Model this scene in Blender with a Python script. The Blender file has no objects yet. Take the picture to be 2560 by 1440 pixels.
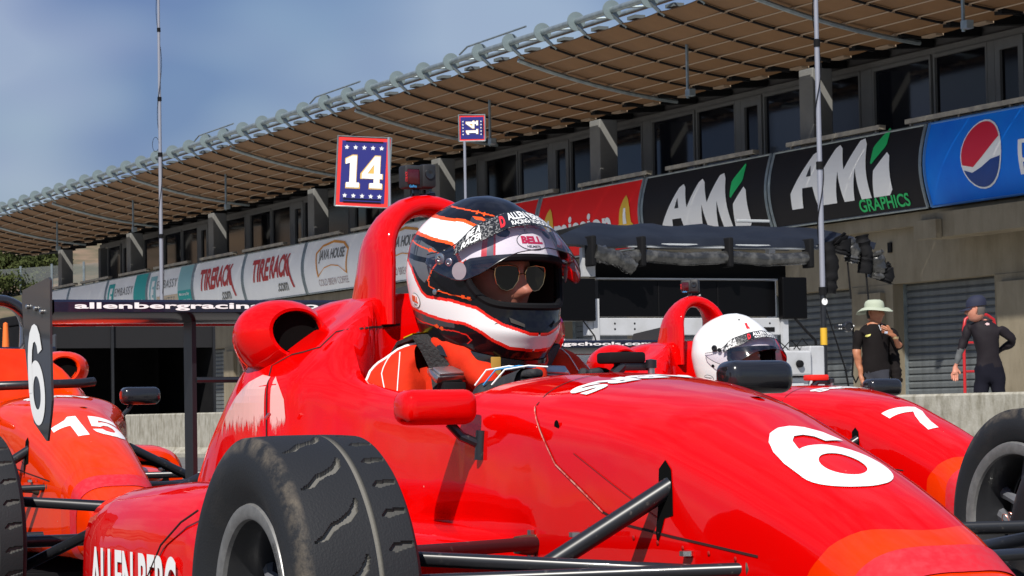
import bpy, bmesh, math, random
import numpy as np
from mathutils import Vector, Matrix, Euler
from mathutils.bvhtree import BVHTree
random.seed(7)
SC = bpy.context.scene
COL = SC.collection
PI = math.pi
R = math.radians

# ------------------------------------------------------------------ camera
F_PX, HEAD, ROLL = 6500.0, R(25.13), 0.018
PITCH = math.atan(315.0 / F_PX)
view = Vector((-math.cos(HEAD), math.sin(HEAD), 0))
rgt = Vector((math.sin(HEAD), math.cos(HEAD), 0))
zup = Vector((0, 0, 1))
fw = view * math.cos(PITCH) + zup * math.sin(PITCH)
up0 = -view * math.sin(PITCH) + zup * math.cos(PITCH)
cr = rgt * math.cos(ROLL) - up0 * math.sin(ROLL)
cu = up0 * math.cos(ROLL) + rgt * math.sin(ROLL)
cam = bpy.data.objects.new('camera', bpy.data.cameras.new('camera'))
COL.objects.link(cam)
m = Matrix((cr, cu, -fw)).transposed().to_4x4()
m.translation = Vector((0, 0, 0.60))
cam.matrix_world = m
cam.data.sensor_width = 36.0
cam.data.lens = F_PX / 2560 * 36
cam.data.clip_end = 4000
cam.data.clip_start = 0.1
cam.data.dof.use_dof = True
cam.data.dof.focus_distance = 5.4
cam.data.dof.aperture_fstop = 64
SC.camera = cam

# ------------------------------------------------------------------ light
SUNV = Vector((1.10, -1.0, 1.55)).normalized()          # direction towards the sun
sun_el = math.asin(SUNV.z)
sun = bpy.data.objects.new('sun', bpy.data.lights.new('sun', 'SUN'))
COL.objects.link(sun)
sun.data.energy = 4.4
sun.data.angle = R(0.5)
sun.data.color = (1.0, 0.95, 0.87)
sun.rotation_euler = SUNV.to_track_quat('Z', 'Y').to_euler()
world = bpy.data.worlds.new('World')
SC.world = world
world.use_nodes = True
nt = world.node_tree
nt.nodes.clear()
N = nt.nodes.new
out = N('ShaderNodeOutputWorld'); bg = N('ShaderNodeBackground'); sky = N('ShaderNodeTexSky')
sky.sky_type = 'NISHITA'; sky.sun_disc = False
sky.sun_elevation = sun_el
sky.sun_rotation = math.atan2(SUNV.x, SUNV.y)
sky.air_density = 1.3; sky.dust_density = 0.6; sky.ozone_density = 3.0
tc = N('ShaderNodeTexCoord'); mp = N('ShaderNodeMapping'); no = N('ShaderNodeTexNoise'); ramp = N('ShaderNodeValToRGB'); mx = N('ShaderNodeMixRGB')
mp.inputs['Scale'].default_value = (2.0, 2.0, 4.5)
mp.inputs['Location'].default_value = (0.35, 0.1, 0.2)
no.inputs['Scale'].default_value = 2.2; no.inputs['Detail'].default_value = 3; no.inputs['Roughness'].default_value = 0.5
ramp.color_ramp.elements[0].position = 0.30; ramp.color_ramp.elements[1].position = 0.66
mx.inputs[2].default_value = (3.3, 3.95, 6.0, 1)
nt.links.new(tc.outputs['Generated'], mp.inputs[0]); nt.links.new(mp.outputs[0], no.inputs['Vector'])
nt.links.new(no.outputs['Fac'], ramp.inputs[0]); nt.links.new(ramp.outputs[0], mx.inputs[0])
n2_ = N('ShaderNodeTexNoise'); n2_.inputs['Scale'].default_value = 3.1; n2_.inputs['Detail'].default_value = 2
r2_ = N('ShaderNodeValToRGB'); r2_.color_ramp.elements[0].position = .38; r2_.color_ramp.elements[1].position = .60; r2_.color_ramp.elements[0].color = (1, 1, 1, 1); r2_.color_ramp.elements[1].color = (.50, .60, .78, 1)
mu_ = N('ShaderNodeMixRGB'); mu_.blend_type = 'MULTIPLY'; mu_.inputs[0].default_value = 1.0
nt.links.new(mp.outputs[0], n2_.inputs['Vector']); nt.links.new(n2_.outputs['Fac'], r2_.inputs[0])
nt.links.new(sky.outputs[0], mx.inputs[1]); nt.links.new(mx.outputs[0], mu_.inputs[1]); nt.links.new(r2_.outputs[0], mu_.inputs[2]); nt.links.new(mu_.outputs[0], bg.inputs[0])
bg.inputs[1].default_value = 0.070
nt.links.new(bg.outputs[0], out.inputs[0])
SC.view_settings.view_transform = 'Standard'
SC.view_settings.look = 'None'
SC.view_settings.exposure = 0.42
SC.view_settings.gamma = 1.0
SC.cycles.max_bounces = 8
SC.cycles.transparent_max_bounces = 12

# ------------------------------------------------------------------ materials
MATS = {}
def mat(name, col, rough=0.5, metal=0.0, coat=0.0, noise=None, bump=0.0, bscale=60, spec=0.5, trans=0.0, emit=None, coord='Object', alpha=1.0):
    """noise = (scale, amount, second colour)"""
    if name in MATS: return MATS[name]
    M = bpy.data.materials.new(name); M.use_nodes = True
    t = M.node_tree; b = t.nodes['Principled BSDF']
    b.inputs['Base Color'].default_value = (*col, 1)
    b.inputs['Roughness'].default_value = rough
    b.inputs['Metallic'].default_value = metal
    b.inputs['Coat Weight'].default_value = coat
    b.inputs['Coat Roughness'].default_value = 0.03
    b.inputs['Specular IOR Level'].default_value = spec
    b.inputs['Transmission Weight'].default_value = trans
    if trans: b.inputs['IOR'].default_value = 1.15
    b.inputs['Alpha'].default_value = alpha
    if emit:
        b.inputs['Emission Color'].default_value = (*emit, 1); b.inputs['Emission Strength'].default_value = 1
    tcn = t.nodes.new('ShaderNodeTexCoord')
    if noise:
        sc_, lo, hi, c2 = noise
        n = t.nodes.new('ShaderNodeTexNoise'); n.inputs['Scale'].default_value = sc_; n.inputs['Detail'].default_value = 6; n.inputs['Roughness'].default_value = 0.6
        rp = t.nodes.new('ShaderNodeValToRGB'); rp.color_ramp.elements[0].position = lo; rp.color_ramp.elements[1].position = hi
        rp.color_ramp.elements[0].color = (*col, 1); rp.color_ramp.elements[1].color = (*c2, 1)
        t.links.new(tcn.outputs[coord], n.inputs['Vector']); t.links.new(n.outputs['Fac'], rp.inputs[0]); t.links.new(rp.outputs[0], b.inputs['Base Color'])
    if bump:
        n = t.nodes.new('ShaderNodeTexNoise'); n.inputs['Scale'].default_value = bscale; n.inputs['Detail'].default_value = 4
        bp = t.nodes.new('ShaderNodeBump'); bp.inputs['Strength'].default_value = bump; bp.inputs['Distance'].default_value = 0.01
        t.links.new(tcn.outputs[coord], n.inputs['Vector']); t.links.new(n.outputs['Fac'], bp.inputs['Height']); t.links.new(bp.outputs[0], b.inputs['Normal'])
    MATS[name] = M
    return M

def streaks(M, dark, zs=.12, sc=5.0, lo=.45, hi=.7):
    t = M.node_tree; b = t.nodes['Principled BSDF']; src = b.inputs['Base Color'].links[0].from_socket
    tcn = t.nodes.new('ShaderNodeTexCoord'); mpn = t.nodes.new('ShaderNodeMapping'); mpn.inputs['Scale'].default_value = (1, 1, zs)
    n = t.nodes.new('ShaderNodeTexNoise'); n.inputs['Scale'].default_value = sc; n.inputs['Detail'].default_value = 7; n.inputs['Roughness'].default_value = .65
    r = t.nodes.new('ShaderNodeMapRange'); r.inputs[1].default_value = lo; r.inputs[2].default_value = hi
    mx_ = t.nodes.new('ShaderNodeMixRGB'); mx_.blend_type = 'MULTIPLY'; mx_.inputs[2].default_value = (*dark, 1)
    t.links.new(tcn.outputs['Object'], mpn.inputs[0]); t.links.new(mpn.outputs[0], n.inputs['Vector']); t.links.new(n.outputs['Fac'], r.inputs[0]); t.links.new(r.outputs[0], mx_.inputs[0])
    t.links.new(src, mx_.inputs[1]); t.links.new(mx_.outputs[0], b.inputs['Base Color'])
def paint(name, col, col2):
    """car paint with clear coat, faint dust and stone chips"""
    if name in MATS: return MATS[name]
    M = mat(name, col, rough=0.5, coat=0.85, spec=0.0)
    t = M.node_tree; b = t.nodes['Principled BSDF']
    tcn = t.nodes.new('ShaderNodeTexCoord')
    n1 = t.nodes.new('ShaderNodeTexNoise'); n1.inputs['Scale'].default_value = 3.0; n1.inputs['Detail'].default_value = 8; n1.inputs['Roughness'].default_value = 0.7
    r1 = t.nodes.new('ShaderNodeValToRGB'); r1.color_ramp.elements[0].position = 0.35; r1.color_ramp.elements[1].position = 0.8
    r1.color_ramp.elements[0].color = (*col, 1); r1.color_ramp.elements[1].color = (*col2, 1)
    t.links.new(tcn.outputs['Object'], n1.inputs['Vector']); t.links.new(n1.outputs['Fac'], r1.inputs[0])
    v = t.nodes.new('ShaderNodeTexVoronoi'); v.inputs['Scale'].default_value = 26
    n3 = t.nodes.new('ShaderNodeTexNoise'); n3.inputs['Scale'].default_value = 7
    cmp_ = t.nodes.new('ShaderNodeMath'); cmp_.operation = 'LESS_THAN'; cmp_.inputs[1].default_value = 0.045
    g = t.nodes.new('ShaderNodeMath'); g.operation = 'GREATER_THAN'; g.inputs[1].default_value = 0.60
    mu = t.nodes.new('ShaderNodeMath'); mu.operation = 'MULTIPLY'
    mxx = t.nodes.new('ShaderNodeMixRGB'); mxx.inputs[2].default_value = (0.5, 0.35, 0.28, 1)
    t.links.new(tcn.outputs['Object'], v.inputs['Vector']); t.links.new(tcn.outputs['Object'], n3.inputs['Vector'])
    t.links.new(v.outputs['Distance'], cmp_.inputs[0]); t.links.new(n3.outputs['Fac'], g.inputs[0])
    t.links.new(cmp_.outputs[0], mu.inputs[0]); t.links.new(g.outputs[0], mu.inputs[1])
    t.links.new(mu.outputs[0], mxx.inputs[0]); t.links.new(r1.outputs[0], mxx.inputs[1]); t.links.new(mxx.outputs[0], b.inputs['Base Color'])
    rr = t.nodes.new('ShaderNodeMapRange'); rr.inputs[3].default_value = 0.24; rr.inputs[4].default_value = 0.42
    t.links.new(n1.outputs['Fac'], rr.inputs[0]); t.links.new(rr.outputs[0], b.inputs['Roughness'])
    n2 = t.nodes.new('ShaderNodeTexNoise'); n2.inputs['Scale'].default_value = 5
    bp = t.nodes.new('ShaderNodeBump'); bp.inputs['Strength'].default_value = 0.12; bp.inputs['Distance'].default_value = 0.02
    t.links.new(tcn.outputs['Object'], n2.inputs['Vector']); t.links.new(n2.outputs['Fac'], bp.inputs['Height']); t.links.new(bp.outputs[0], b.inputs['Coat Normal'])
    return M

RED = paint('red_car_paint', (0.66, 0.0006, 0.0006), (0.58, 0.0015, 0.001))
ORG = paint('orange_red_car_paint', (0.74, 0.028, 0.001), (0.76, 0.050, 0.001))
FLUO = paint('orange_nose_paint', (0.74, 0.034, 0.001), (0.68, 0.012, 0.001))
TAPE = mat('red_tape', (0.60, 0.010, 0.018), 0.45, noise=(60, .4, .7, (0.55, 0.03, 0.04)))
BLK = mat('gloss_black', (0.012, 0.012, 0.014), 0.18, coat=0.6)
SATIN = mat('satin_black_tube', (0.012, 0.013, 0.016), 0.33, coat=0.15, noise=(70, .62, .72, (0.07, 0.065, 0.06)))
MATTE = mat('matte_black', (0.007, 0.007, 0.008), 0.8, spec=.15)
BLACKM = mat('satin_black_b', (.006, .006, .008), .4)
VOID = mat('dark_inside', (0.004, 0.004, 0.004), 0.95, spec=0.05)
CARBON = mat('carbon_black', (0.022, 0.022, 0.024), 0.42, coat=0.4)
WHITE = mat('white_vinyl', (0.85, 0.85, 0.84), 0.4)
DWHITE = mat('white_print', (0.92, 0.91, 0.88), 0.6)
GAP = mat('panel_gap', (0.03, 0.003, 0.003), 0.8)
EDGE = mat('worn_panel_edge', (0.75, 0.30, 0.24), 0.5, noise=(90, .4, .6, (0.65, 0.03, 0.02)))
STEEL = mat('bright_steel', (0.55, 0.54, 0.52), 0.28, metal=1.0)
ZINC = mat('galvanised_steel', (0.30, 0.35, 0.36), 0.45, metal=0.55, noise=(6, .35, .65, (0.20, 0.24, 0.26)))
POLE = mat('grey_pole', (0.30, 0.31, 0.36), 0.4, metal=0.3)
ALU = mat('machined_rim_lip', (0.19, 0.19, 0.19), 0.42, metal=0.45, noise=(40, .4, .7, (0.28, 0.28, 0.275)))
CONC = mat('concrete', (0.33, 0.31, 0.25), 0.9, noise=(9, .35, .65, (0.42, 0.40, 0.34)), bump=0.3, bscale=40)
WALLM = mat('building_concrete', (0.185, 0.155, 0.105), 0.9, noise=(1.3, .3, .7, (0.235, 0.20, 0.14)), bump=0.2, bscale=8)
COLM = mat('grey_column_paint', (0.16, 0.16, 0.155), 0.6, spec=.25, noise=(2, .3, .7, (0.20, 0.20, 0.19)))
DARKBEAM = mat('dark_steel_beam', (0.012, 0.012, 0.013), 0.7, spec=.15)
GLASS = mat('tinted_window_glass', (0.004, 0.004, 0.006), 0.08, spec=0.28)
GLASS2 = mat('tinted_window_glass_b', (0.009, 0.010, 0.014), 0.07, spec=0.4)
GLASS3 = mat('tinted_window_glass_c', (0.002, 0.002, 0.003), 0.12, spec=0.22)
WOOD = mat('brown_canopy_mesh', (0.215, 0.108, 0.040), 0.75, noise=(1.2, .3, .7, (0.15, 0.075, 0.028)), coord='Object')
BATTEN = mat('light_batten', (0.36, 0.27, 0.19), 0.6)
SLATM = mat('roller_door_grey', (0.085, 0.094, 0.098), 0.5, noise=(3, .3, .7, (0.11, 0.12, 0.122)))
SKIN = mat('skin', (0.55, 0.24, 0.15), 0.5, noise=(14, .35, .7, (0.46, 0.16, 0.10)))
SUIT = mat('orange_red_race_suit', (0.62, 0.026, 0.004), 0.8, spec=.2, noise=(30, .35, .7, (0.54, 0.020, 0.004)), bump=0.5, bscale=14)

streaks(WALLM, (.72, .70, .66), .2, 2.5); streaks(CONC, (.50, .48, .42), .35, 9); streaks(SLATM, (.65, .65, .65), .1, 4)
# ------------------------------------------------------------------ mesh helpers
def newmesh(name, V, Fc, mats, midx=None, smooth=False, angle=None):
    me = bpy.data.meshes.new(name)
    me.from_pydata([tuple(v) for v in V], [], [tuple(f) for f in Fc])
    for mm in (mats if isinstance(mats, (list, tuple)) else [mats]): me.materials.append(mm)
    if midx is not None: me.polygons.foreach_set('material_index', list(midx))
    if smooth:
        me.polygons.foreach_set('use_smooth', [True] * len(me.polygons))
        if angle: me.set_sharp_from_angle(angle=R(angle))
    me.update()
    return me
def link(name, me, parent=None, loc=None, rot=None):
    o = bpy.data.objects.new(name, me); COL.objects.link(o)
    if parent: o.parent = parent
    if loc is not None: o.location = loc
    if rot is not None: o.rotation_euler = rot
    return o
def tag(o, label=None, cat=None, group=None, kind=None):
    if label: o['label'] = label
    if cat: o['category'] = cat
    if group: o['group'] = group
    if kind: o['kind'] = kind
    return o
def thing(name, label, cat, loc=(0, 0, 0), rz=0, group=None):
    o = bpy.data.objects.new(name, None); COL.objects.link(o)
    o.location = loc; o.rotation_euler = (0, 0, rz); o.empty_display_size = 0.2
    return tag(o, label, cat, group)

class MB:
    """collects simple shapes into ONE mesh"""
    def __init__(s): s.V = []; s.F = []; s.M = []; s.mats = []
    def mi(s, m_):
        if m_ not in s.mats: s.mats.append(m_)
        return s.mats.index(m_)
    def add(s, V, Fc, m_):
        k = len(s.V); s.V += [Vector(v) for v in V]; i = s.mi(m_)
        for f in Fc: s.F.append([a + k for a in f]); s.M.append(i)
        return s
    def box(s, x0, x1, y0, y1, z0, z1, m_, bev=0.0, xf=None):
        bm = bmesh.new(); bmesh.ops.create_cube(bm, size=1)
        for v in bm.verts: v.co = Vector((x0 + (v.co.x + .5) * (x1 - x0), y0 + (v.co.y + .5) * (y1 - y0), z0 + (v.co.z + .5) * (z1 - z0)))
        if bev: bmesh.ops.bevel(bm, geom=bm.edges[:], offset=bev, segments=2 if bev < .02 else 4, profile=.5, affect='EDGES')
        if xf: bm.transform(xf)
        bm.verts.ensure_lookup_table()
        s.add([v.co.copy() for v in bm.verts], [[v.index for v in f.verts] for f in bm.faces], m_); bm.free(); return s
    def tube(s, P, r, m_, n=10, caps=True, flat=1.0):
        P = [Vector(p) for p in P]; rr = r if isinstance(r, (list, tuple)) else [r] * len(P)
        V = []; Fc = []; t0 = (P[1] - P[0]).normalized()
        a = t0.cross(Vector((0, 0, 1)));  a = a if a.length > .05 else t0.cross(Vector((1, 0, 0))); a.normalize()
        for i, p in enumerate(P):
            t = ((P[min(i + 1, len(P) - 1)] - P[max(i - 1, 0)])).normalized()
            a = (a - t * a.dot(t)).normalized(); b = t.cross(a)
            for k in range(n):
                an = 2 * PI * k / n; V.append(p + a * math.cos(an) * rr[i] + b * math.sin(an) * rr[i] * flat)
        for i in range(len(P) - 1):
            for k in range(n):
                k2 = (k + 1) % n; Fc.append([i * n + k, i * n + k2, (i + 1) * n + k2, (i + 1) * n + k])
        if caps: Fc.append(list(range(n))[::-1]); Fc.append([(len(P) - 1) * n + k for k in range(n)])
        return s.add(V, Fc, m_)
    def lathe(s, prof, m_, n=48, axis='Y', c=(0, 0, 0), a0=0, a1=2 * PI):
        """prof = [(along axis, radius)...]"""
        V = []; Fc = []; full = abs(a1 - a0 - 2 * PI) < 1e-6; nn = n if full else n + 1
        for h, r in prof:
            for k in range(nn):
                an = a0 + (a1 - a0) * k / n; x, z = r * math.cos(an), r * math.sin(an)
                p = {'Y': (x, h, z), 'Z': (x, z, h), 'X': (h, x, z)}[axis]
                V.append(Vector(p) + Vector(c))
        for i in range(len(prof) - 1):
            for k in range(n if full else n):
                k2 = (k + 1) % nn if full else k + 1
                Fc.append([i * nn + k, i * nn + k2, (i + 1) * nn + k2, (i + 1) * nn + k])
        return s.add(V, Fc, m_)
    def grid(s, rows, m_, closed=False):
        n = len(rows[0]); V = [p for r in rows for p in r]; Fc = []
        for i in range(len(rows) - 1):
            for k in range(n if closed else n - 1):
                k2 = (k + 1) % n; Fc.append([i * n + k, i * n + k2, (i + 1) * n + k2, (i + 1) * n + k])
        return s.add(V, Fc, m_)
    def build(s, name, parent=None, smooth=True, angle=40, loc=None, rot=None, label=None):
        o = link(name, newmesh(name, s.V, s.F, s.mats, s.M, smooth, angle), parent, loc, rot)
        if label: o['label'] = label
        return o

def shape2d(loops, ):
    """filled 2-D outline (even-odd) -> verts, faces"""
    cu_ = bpy.data.curves.new('shape', 'CURVE'); cu_.dimensions = '2D'; cu_.fill_mode = 'BOTH'
    for lp in loops:
        sp = cu_.splines.new('POLY'); sp.points.add(len(lp) - 1); sp.use_cyclic_u = True
        for p, q in zip(sp.points, lp): p.co = (q[0], q[1], 0, 1)
    return _c2m(cu_)
def _c2m(cu_):
    o = bpy.data.objects.new('tmp', cu_); COL.objects.link(o)
    dg = bpy.context.evaluated_depsgraph_get(); me = bpy.data.meshes.new_from_object(o.evaluated_get(dg))
    V = [(v.co.x, v.co.y) for v in me.vertices]; Fc = [list(p.vertices) for p in me.polygons]
    bpy.data.objects.remove(o); bpy.data.curves.remove(cu_); bpy.data.meshes.remove(me)
    return V, Fc
def text2d(s, w=None, h=1.0, bold=0.0, slant=0.0, space=1.0):
    best = None                                   # bold outlines can lose a glyph at some resolutions: keep the fullest fill
    for res in ((8, 4, 3, 5, 6) if bold > .012 else (8,)):
        cu_ = bpy.data.curves.new('text', 'FONT'); cu_.body = s; cu_.size = 1; cu_.offset = bold; cu_.space_character = space; cu_.fill_mode = 'BOTH'; cu_.resolution_u = res
        V, Fc = _c2m(cu_); A = 0
        for f in Fc:
            for i in range(1, len(f) - 1):
                a, b_, c = V[f[0]], V[f[i]], V[f[i + 1]]; A += abs((b_[0] - a[0]) * (c[1] - a[1]) - (c[0] - a[0]) * (b_[1] - a[1]))
        if best is None or A > best[0] * 1.02: best = (A, V, Fc)
    V, Fc = best[1:]
    V = np.array(V); mn = V.min(0); mxv = V.max(0); V = (V - (mn + mxv) / 2) / (mxv - mn)
    asp = (mxv - mn)[0] / (mxv - mn)[1]
    W = w if w else h * asp
    V = V * np.array([W, h]); V[:, 0] += slant * V[:, 1]
    return [tuple(v) for v in V], Fc
def refine(V, Fc, step):
    bm = bmesh.new()
    vs = [bm.verts.new((x, y, 0)) for x, y in V]
    for f in Fc:
        try: bm.faces.new([vs[i] for i in f])
        except ValueError: pass
    xs = [v[0] for v in V]; ys = [v[1] for v in V]
    for ax, lo, hi in ((0, min(xs), max(xs)), (1, min(ys), max(ys))):
        k = lo + step
        while k < hi:
            co = [0, 0, 0]; co[ax] = k; no_ = [0, 0, 0]; no_[ax] = 1
            bmesh.ops.bisect_plane(bm, geom=bm.verts[:] + bm.edges[:] + bm.faces[:], plane_co=co, plane_no=no_); k += step
    bm.verts.index_update()
    V2 = [(v.co.x, v.co.y) for v in bm.verts]; F2 = [[v.index for v in f.verts] for f in bm.faces]; bm.free()
    return V2, F2
def decal(name, shape, fn, m_, parent, step=None, label=None):
    """flat print laid on a surface; fn(u, v) -> 3-D point"""
    V, Fc = shape
    if step: V, Fc = refine(V, Fc, step)
    P = [fn(u, v_) for u, v_ in V]
    o = link(name, newmesh(name, P, Fc, m_), parent)
    if label: o['label'] = label
    return o
def planefn(o, ux, uy, off=(0, 0, 0)):
    o, ux, uy, off = Vector(o), Vector(ux), Vector(uy), Vector(off)
    return lambda u, v_: o + ux * u + uy * v_ + off
def bvh_of(me): return BVHTree.FromPolygons([v.co for v in me.vertices], [p.vertices for p in me.polygons])
def castfn(bvh, o, ux, uy, d, off=0.0018, dist=3):
    """projects a flat drawing onto a surface, lifted a millimetre off it"""
    o, ux, uy, d = Vector(o), Vector(ux), Vector(uy), Vector(d).normalized()
    def fn(u, v_, ex=0.0):
        p = o + ux * u + uy * v_; hit = bvh.ray_cast(p, d, dist)
        if hit[0] is None:
            hit = bvh.find_nearest(p); return hit[0] - d * (off + ex)
        n = hit[1] if hit[1].dot(d) < 0 else -hit[1]
        return hit[0] + n * (off + ex)
    return fn

def pchip(xs, ys, x):
    xs = np.array(xs, float); ys = np.array(ys, float); x = np.atleast_1d(np.array(x, float))
    h = np.diff(xs); d = np.diff(ys) / h; mm = np.zeros(len(xs)); mm[0] = d[0]; mm[-1] = d[-1]
    for i in range(1, len(xs) - 1):
        if d[i - 1] * d[i] > 0:
            w1 = 2 * h[i] + h[i - 1]; w2 = h[i] + 2 * h[i - 1]; mm[i] = (w1 + w2) / (w1 / d[i - 1] + w2 / d[i])
    k = np.clip(np.searchsorted(xs, x) - 1, 0, len(h) - 1); t = (x - xs[k]) / h[k]
    return ((1 + 2 * t) * (1 - t) ** 2) * ys[k] + t * (1 - t) ** 2 * h[k] * mm[k] + t * t * (3 - 2 * t) * ys[k + 1] + t * t * (t - 1) * h[k] * mm[k + 1]
def smoothrow(pts, n):
    """resample a half profile as a smooth curve (centripetal arc)"""
    P = np.array(pts, float); d = np.sqrt((np.diff(P, axis=0) ** 2).sum(1)) + 1e-4; s = np.concatenate([[0], np.cumsum(d ** .6)])
    q = np.linspace(0, s[-1], n)
    return np.stack([pchip(s, P[:, 0], q), pchip(s, P[:, 1], q)], 1)

# ================================================================== SETTING
# ground: one sheet to the horizon, slightly dusty asphalt
g = MB().grid([[(x, y, 0) for y in (-900, -40, 0, 12, 40, 900)] for x in (-1500, -200, -60, -20, 0, 20, 600)],
              mat('asphalt', (0.11, 0.105, 0.098), 0.85, noise=(2.0, .35, .7, (0.15, 0.145, 0.135)), bump=0.4, bscale=120))
o = g.build('ground', smooth=False); tag(o, kind='structure')
g = MB().grid([[(x, y, 0.004) for y in (13.6, 28)] for x in (-115, -20)], mat('pit_apron_concrete', (0.42, 0.41, 0.38), 0.9, noise=(1.5, .3, .7, (0.48, 0.47, 0.44)), bump=.2, bscale=30))
o = g.build('pit_apron', smooth=False); tag(o, kind='structure')

# ---- hillside far left: dry slope with brush
def hill_h(x, y):
    d = (-x - 118) / 120.0
    h = 5.0 + 17 * (1 - math.exp(-max(d, 0) * 1.5)) if d > 0 else 5.0 * max(0, 1 + d * 6)
    h += 1.2 * math.sin(y * .11 + x * .03) + 0.8 * math.sin(x * .09 + y * .05) + .4 * math.sin(x * .31 + y * .27)
    return max(h, 0) if d > -.15 else 0.0
rows = [[(x, y, hill_h(x, y) - .3) for y in np.linspace(-60, 160, 90)] for x in np.linspace(-118, -330, 90)]
HM = bpy.data.materials.new('dry_hillside'); HM.use_nodes = True
t = HM.node_tree; b = t.nodes['Principled BSDF']; b.inputs['Roughness'].default_value = .95
tcn = t.nodes.new('ShaderNodeTexCoord'); mpn = t.nodes.new('ShaderNodeMapping'); mpn.inputs['Scale'].default_value = (.05, .09, .3)
n = t.nodes.new('ShaderNodeTexNoise'); n.inputs['Scale'].default_value = 1.6; n.inputs['Detail'].default_value = 9; n.inputs['Roughness'].default_value = .62
rp = t.nodes.new('ShaderNodeValToRGB'); e = rp.color_ramp.elements
e[0].position = .33; e[0].color = (.035, .045, .018, 1); e[1].position = .72; e[1].color = (.42, .27, .13, 1)
for p_, c_ in ((.44, (.10, .085, .045, 1)), (.52, (.20, .135, .085, 1)), (.62, (.27, .18, .11, 1))):
    q = e.new(p_); q.color = c_
t.links.new(tcn.outputs['Object'], mpn.inputs[0]); t.links.new(mpn.outputs[0], n.inputs['Vector']); t.links.new(n.outputs['Fac'], rp.inputs[0]); t.links.new(rp.outputs[0], b.inputs['Base Color'])
o = MB().grid(rows, HM).build('hill'); tag(o, kind='structure')
LEAF = mat('brush_leaves', (0.028, 0.040, 0.013), 0.9, spec=.1, noise=(1.0, .3, .7, (0.060, 0.070, 0.022)))
BARK = mat('bark', (0.10, 0.07, 0.045), 0.9)
def leafball(rad, n, seed):
    rn = random.Random(seed); mb = MB(); V = []; Fc = []
    cl = [(rn.uniform(-.7, .7) * rad, rn.uniform(-.7, .7) * rad, rn.uniform(.25, 1.05) * rad, rn.uniform(.3, .55) * rad) for _ in range(11)]
    for _ in range(n):
        c = rn.choice(cl); u = Vector((rn.gauss(0, 1), rn.gauss(0, 1), rn.gauss(0, 1))).normalized()
        p = Vector(c[:3]) + u * c[3] * rn.uniform(.55, 1.05); s_ = rad * rn.uniform(.05, .10)
        a = Vector((rn.gauss(0, 1), rn.gauss(0, 1), rn.gauss(0, 1))).normalized(); b_ = a.cross(u).normalized()
        k = len(V); V += [p + a * s_, p + b_ * s_ * .6, p - a * s_, p - b_ * s_ * .6]; Fc.append([k, k + 1, k + 2, k + 3])
    return newmesh('crown', V, Fc, LEAF)
def onhill(px, py):
    D = fw + cr * ((px - 1280) / F_PX) - cu * ((py - 720) / F_PX); t_ = 120.0
    while t_ < 330:
        p = Vector((0, 0, .6)) + D * t_
        if p.z < hill_h(p.x, p.y) - .3: return p
        t_ += .5
    return p
crowns = [leafball(1, 1500, s) for s in (1, 2, 3)]
def at(px, py, d):
    D = fw + cr * ((px - 1280) / F_PX) - cu * ((py - 720) / F_PX)
    return Vector((0, 0, .6)) + D * d
tl = ['dark bushy tree at the left picture edge, largest on the hillside', 'dark green tree under the left end of the canopy on the slope', 'olive tree just left of the end column on the slope', 'low round bush below the canopy end on the bare slope',
      'dark bush behind the mesh fence at the far left', 'small bush halfway up the bare slope by the end column']
for i, (px, py, d, rad, k) in enumerate([(5, 672, 175, 1.9, 0), (72, 668, 185, 1.8, 1), (118, 676, 190, 1.2, 2), (30, 690, 165, 1.3, 1), (12, 722, 150, 1.2, 2), (95, 712, 150, .7, 0)]):
    p = onhill(px, py + 22)
    tr = thing('tree', tl[i], 'tree', (p.x, p.y, p.z - .2), group='trees and bushes on the hillside')
    c = link('crown', crowns[k], tr); c.scale = (rad, rad, rad * 1.05)
    MB().tube([(0, 0, -1.2), (0.1, 0, rad * .5), (-.1, .1, rad * .9)], [.16, .12, .05], BARK, 7).build('trunk', tr)
fr = thing('mesh_fence', 'grey chain-link fence on posts running across the hillside', 'fence', (0, 0, 0))
FM = mat('fence_mesh', (0.20, 0.22, 0.22), 0.6, alpha=0.38)
pts = [onhill(px, py) for px, py in ((-60, 744), (52, 738), (130, 732), (210, 726), (260, 722))]
for i, p in enumerate(pts):
    MB().tube([p - zup * 1.2, p + zup * 1.45], .06, ZINC, 6).build('post', fr)
    if i: 
        q = pts[i - 1]; MB().grid([[p - zup * .8, p + zup * 1.35], [q - zup * .8, q + zup * 1.35]], FM).build('mesh_panel', fr, smooth=False)

# ---- pit wall
wl = thing('pit_wall', 'long low weathered concrete pit wall behind the racing cars', 'wall', (-60, 13.2, 0))
for i in range(18):
    x0 = -110 + i * 6.2
    mb = MB(); prof = [(-.22, 0), (-.22, .06), (-.13, .16), (-.12, .69), (-.105, .71), (.105, .71), (.12, .69), (.13, .16), (.22, .06), (.22, 0)]
    mb.grid([[(x, y, z) for y, z in prof] for x in (x0 + 60, x0 + 66.18)], CONC)
    mb.F += [list(range(10)), list(range(10, 20))[::-1]]; mb.M += [0, 0]
    o = mb.build('wall_block', wl, smooth=False)

# ================================================================== PIT BUILDING
B = thing('pit_building', 'long two-storey pit building with dark windows over roller doors and a brown canopy', 'building', (-70, 28, 0))
BO = Vector((-70, 28, 0))
def bb(name, boxes, m_, parent=B, bev=0, smooth=False):
    mb = MB()
    for bx in boxes: mb.box(bx[0] + 70, bx[1] + 70, bx[2] - 28, bx[3] - 28, bx[4], bx[5], m_, bev)
    return mb.build(name, parent, smooth=smooth)
XA, XB, XW = -106.6, -29.0, -102.5
doors = [-41.1 - 4.85 * k for k in range(-2, 14)]
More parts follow.
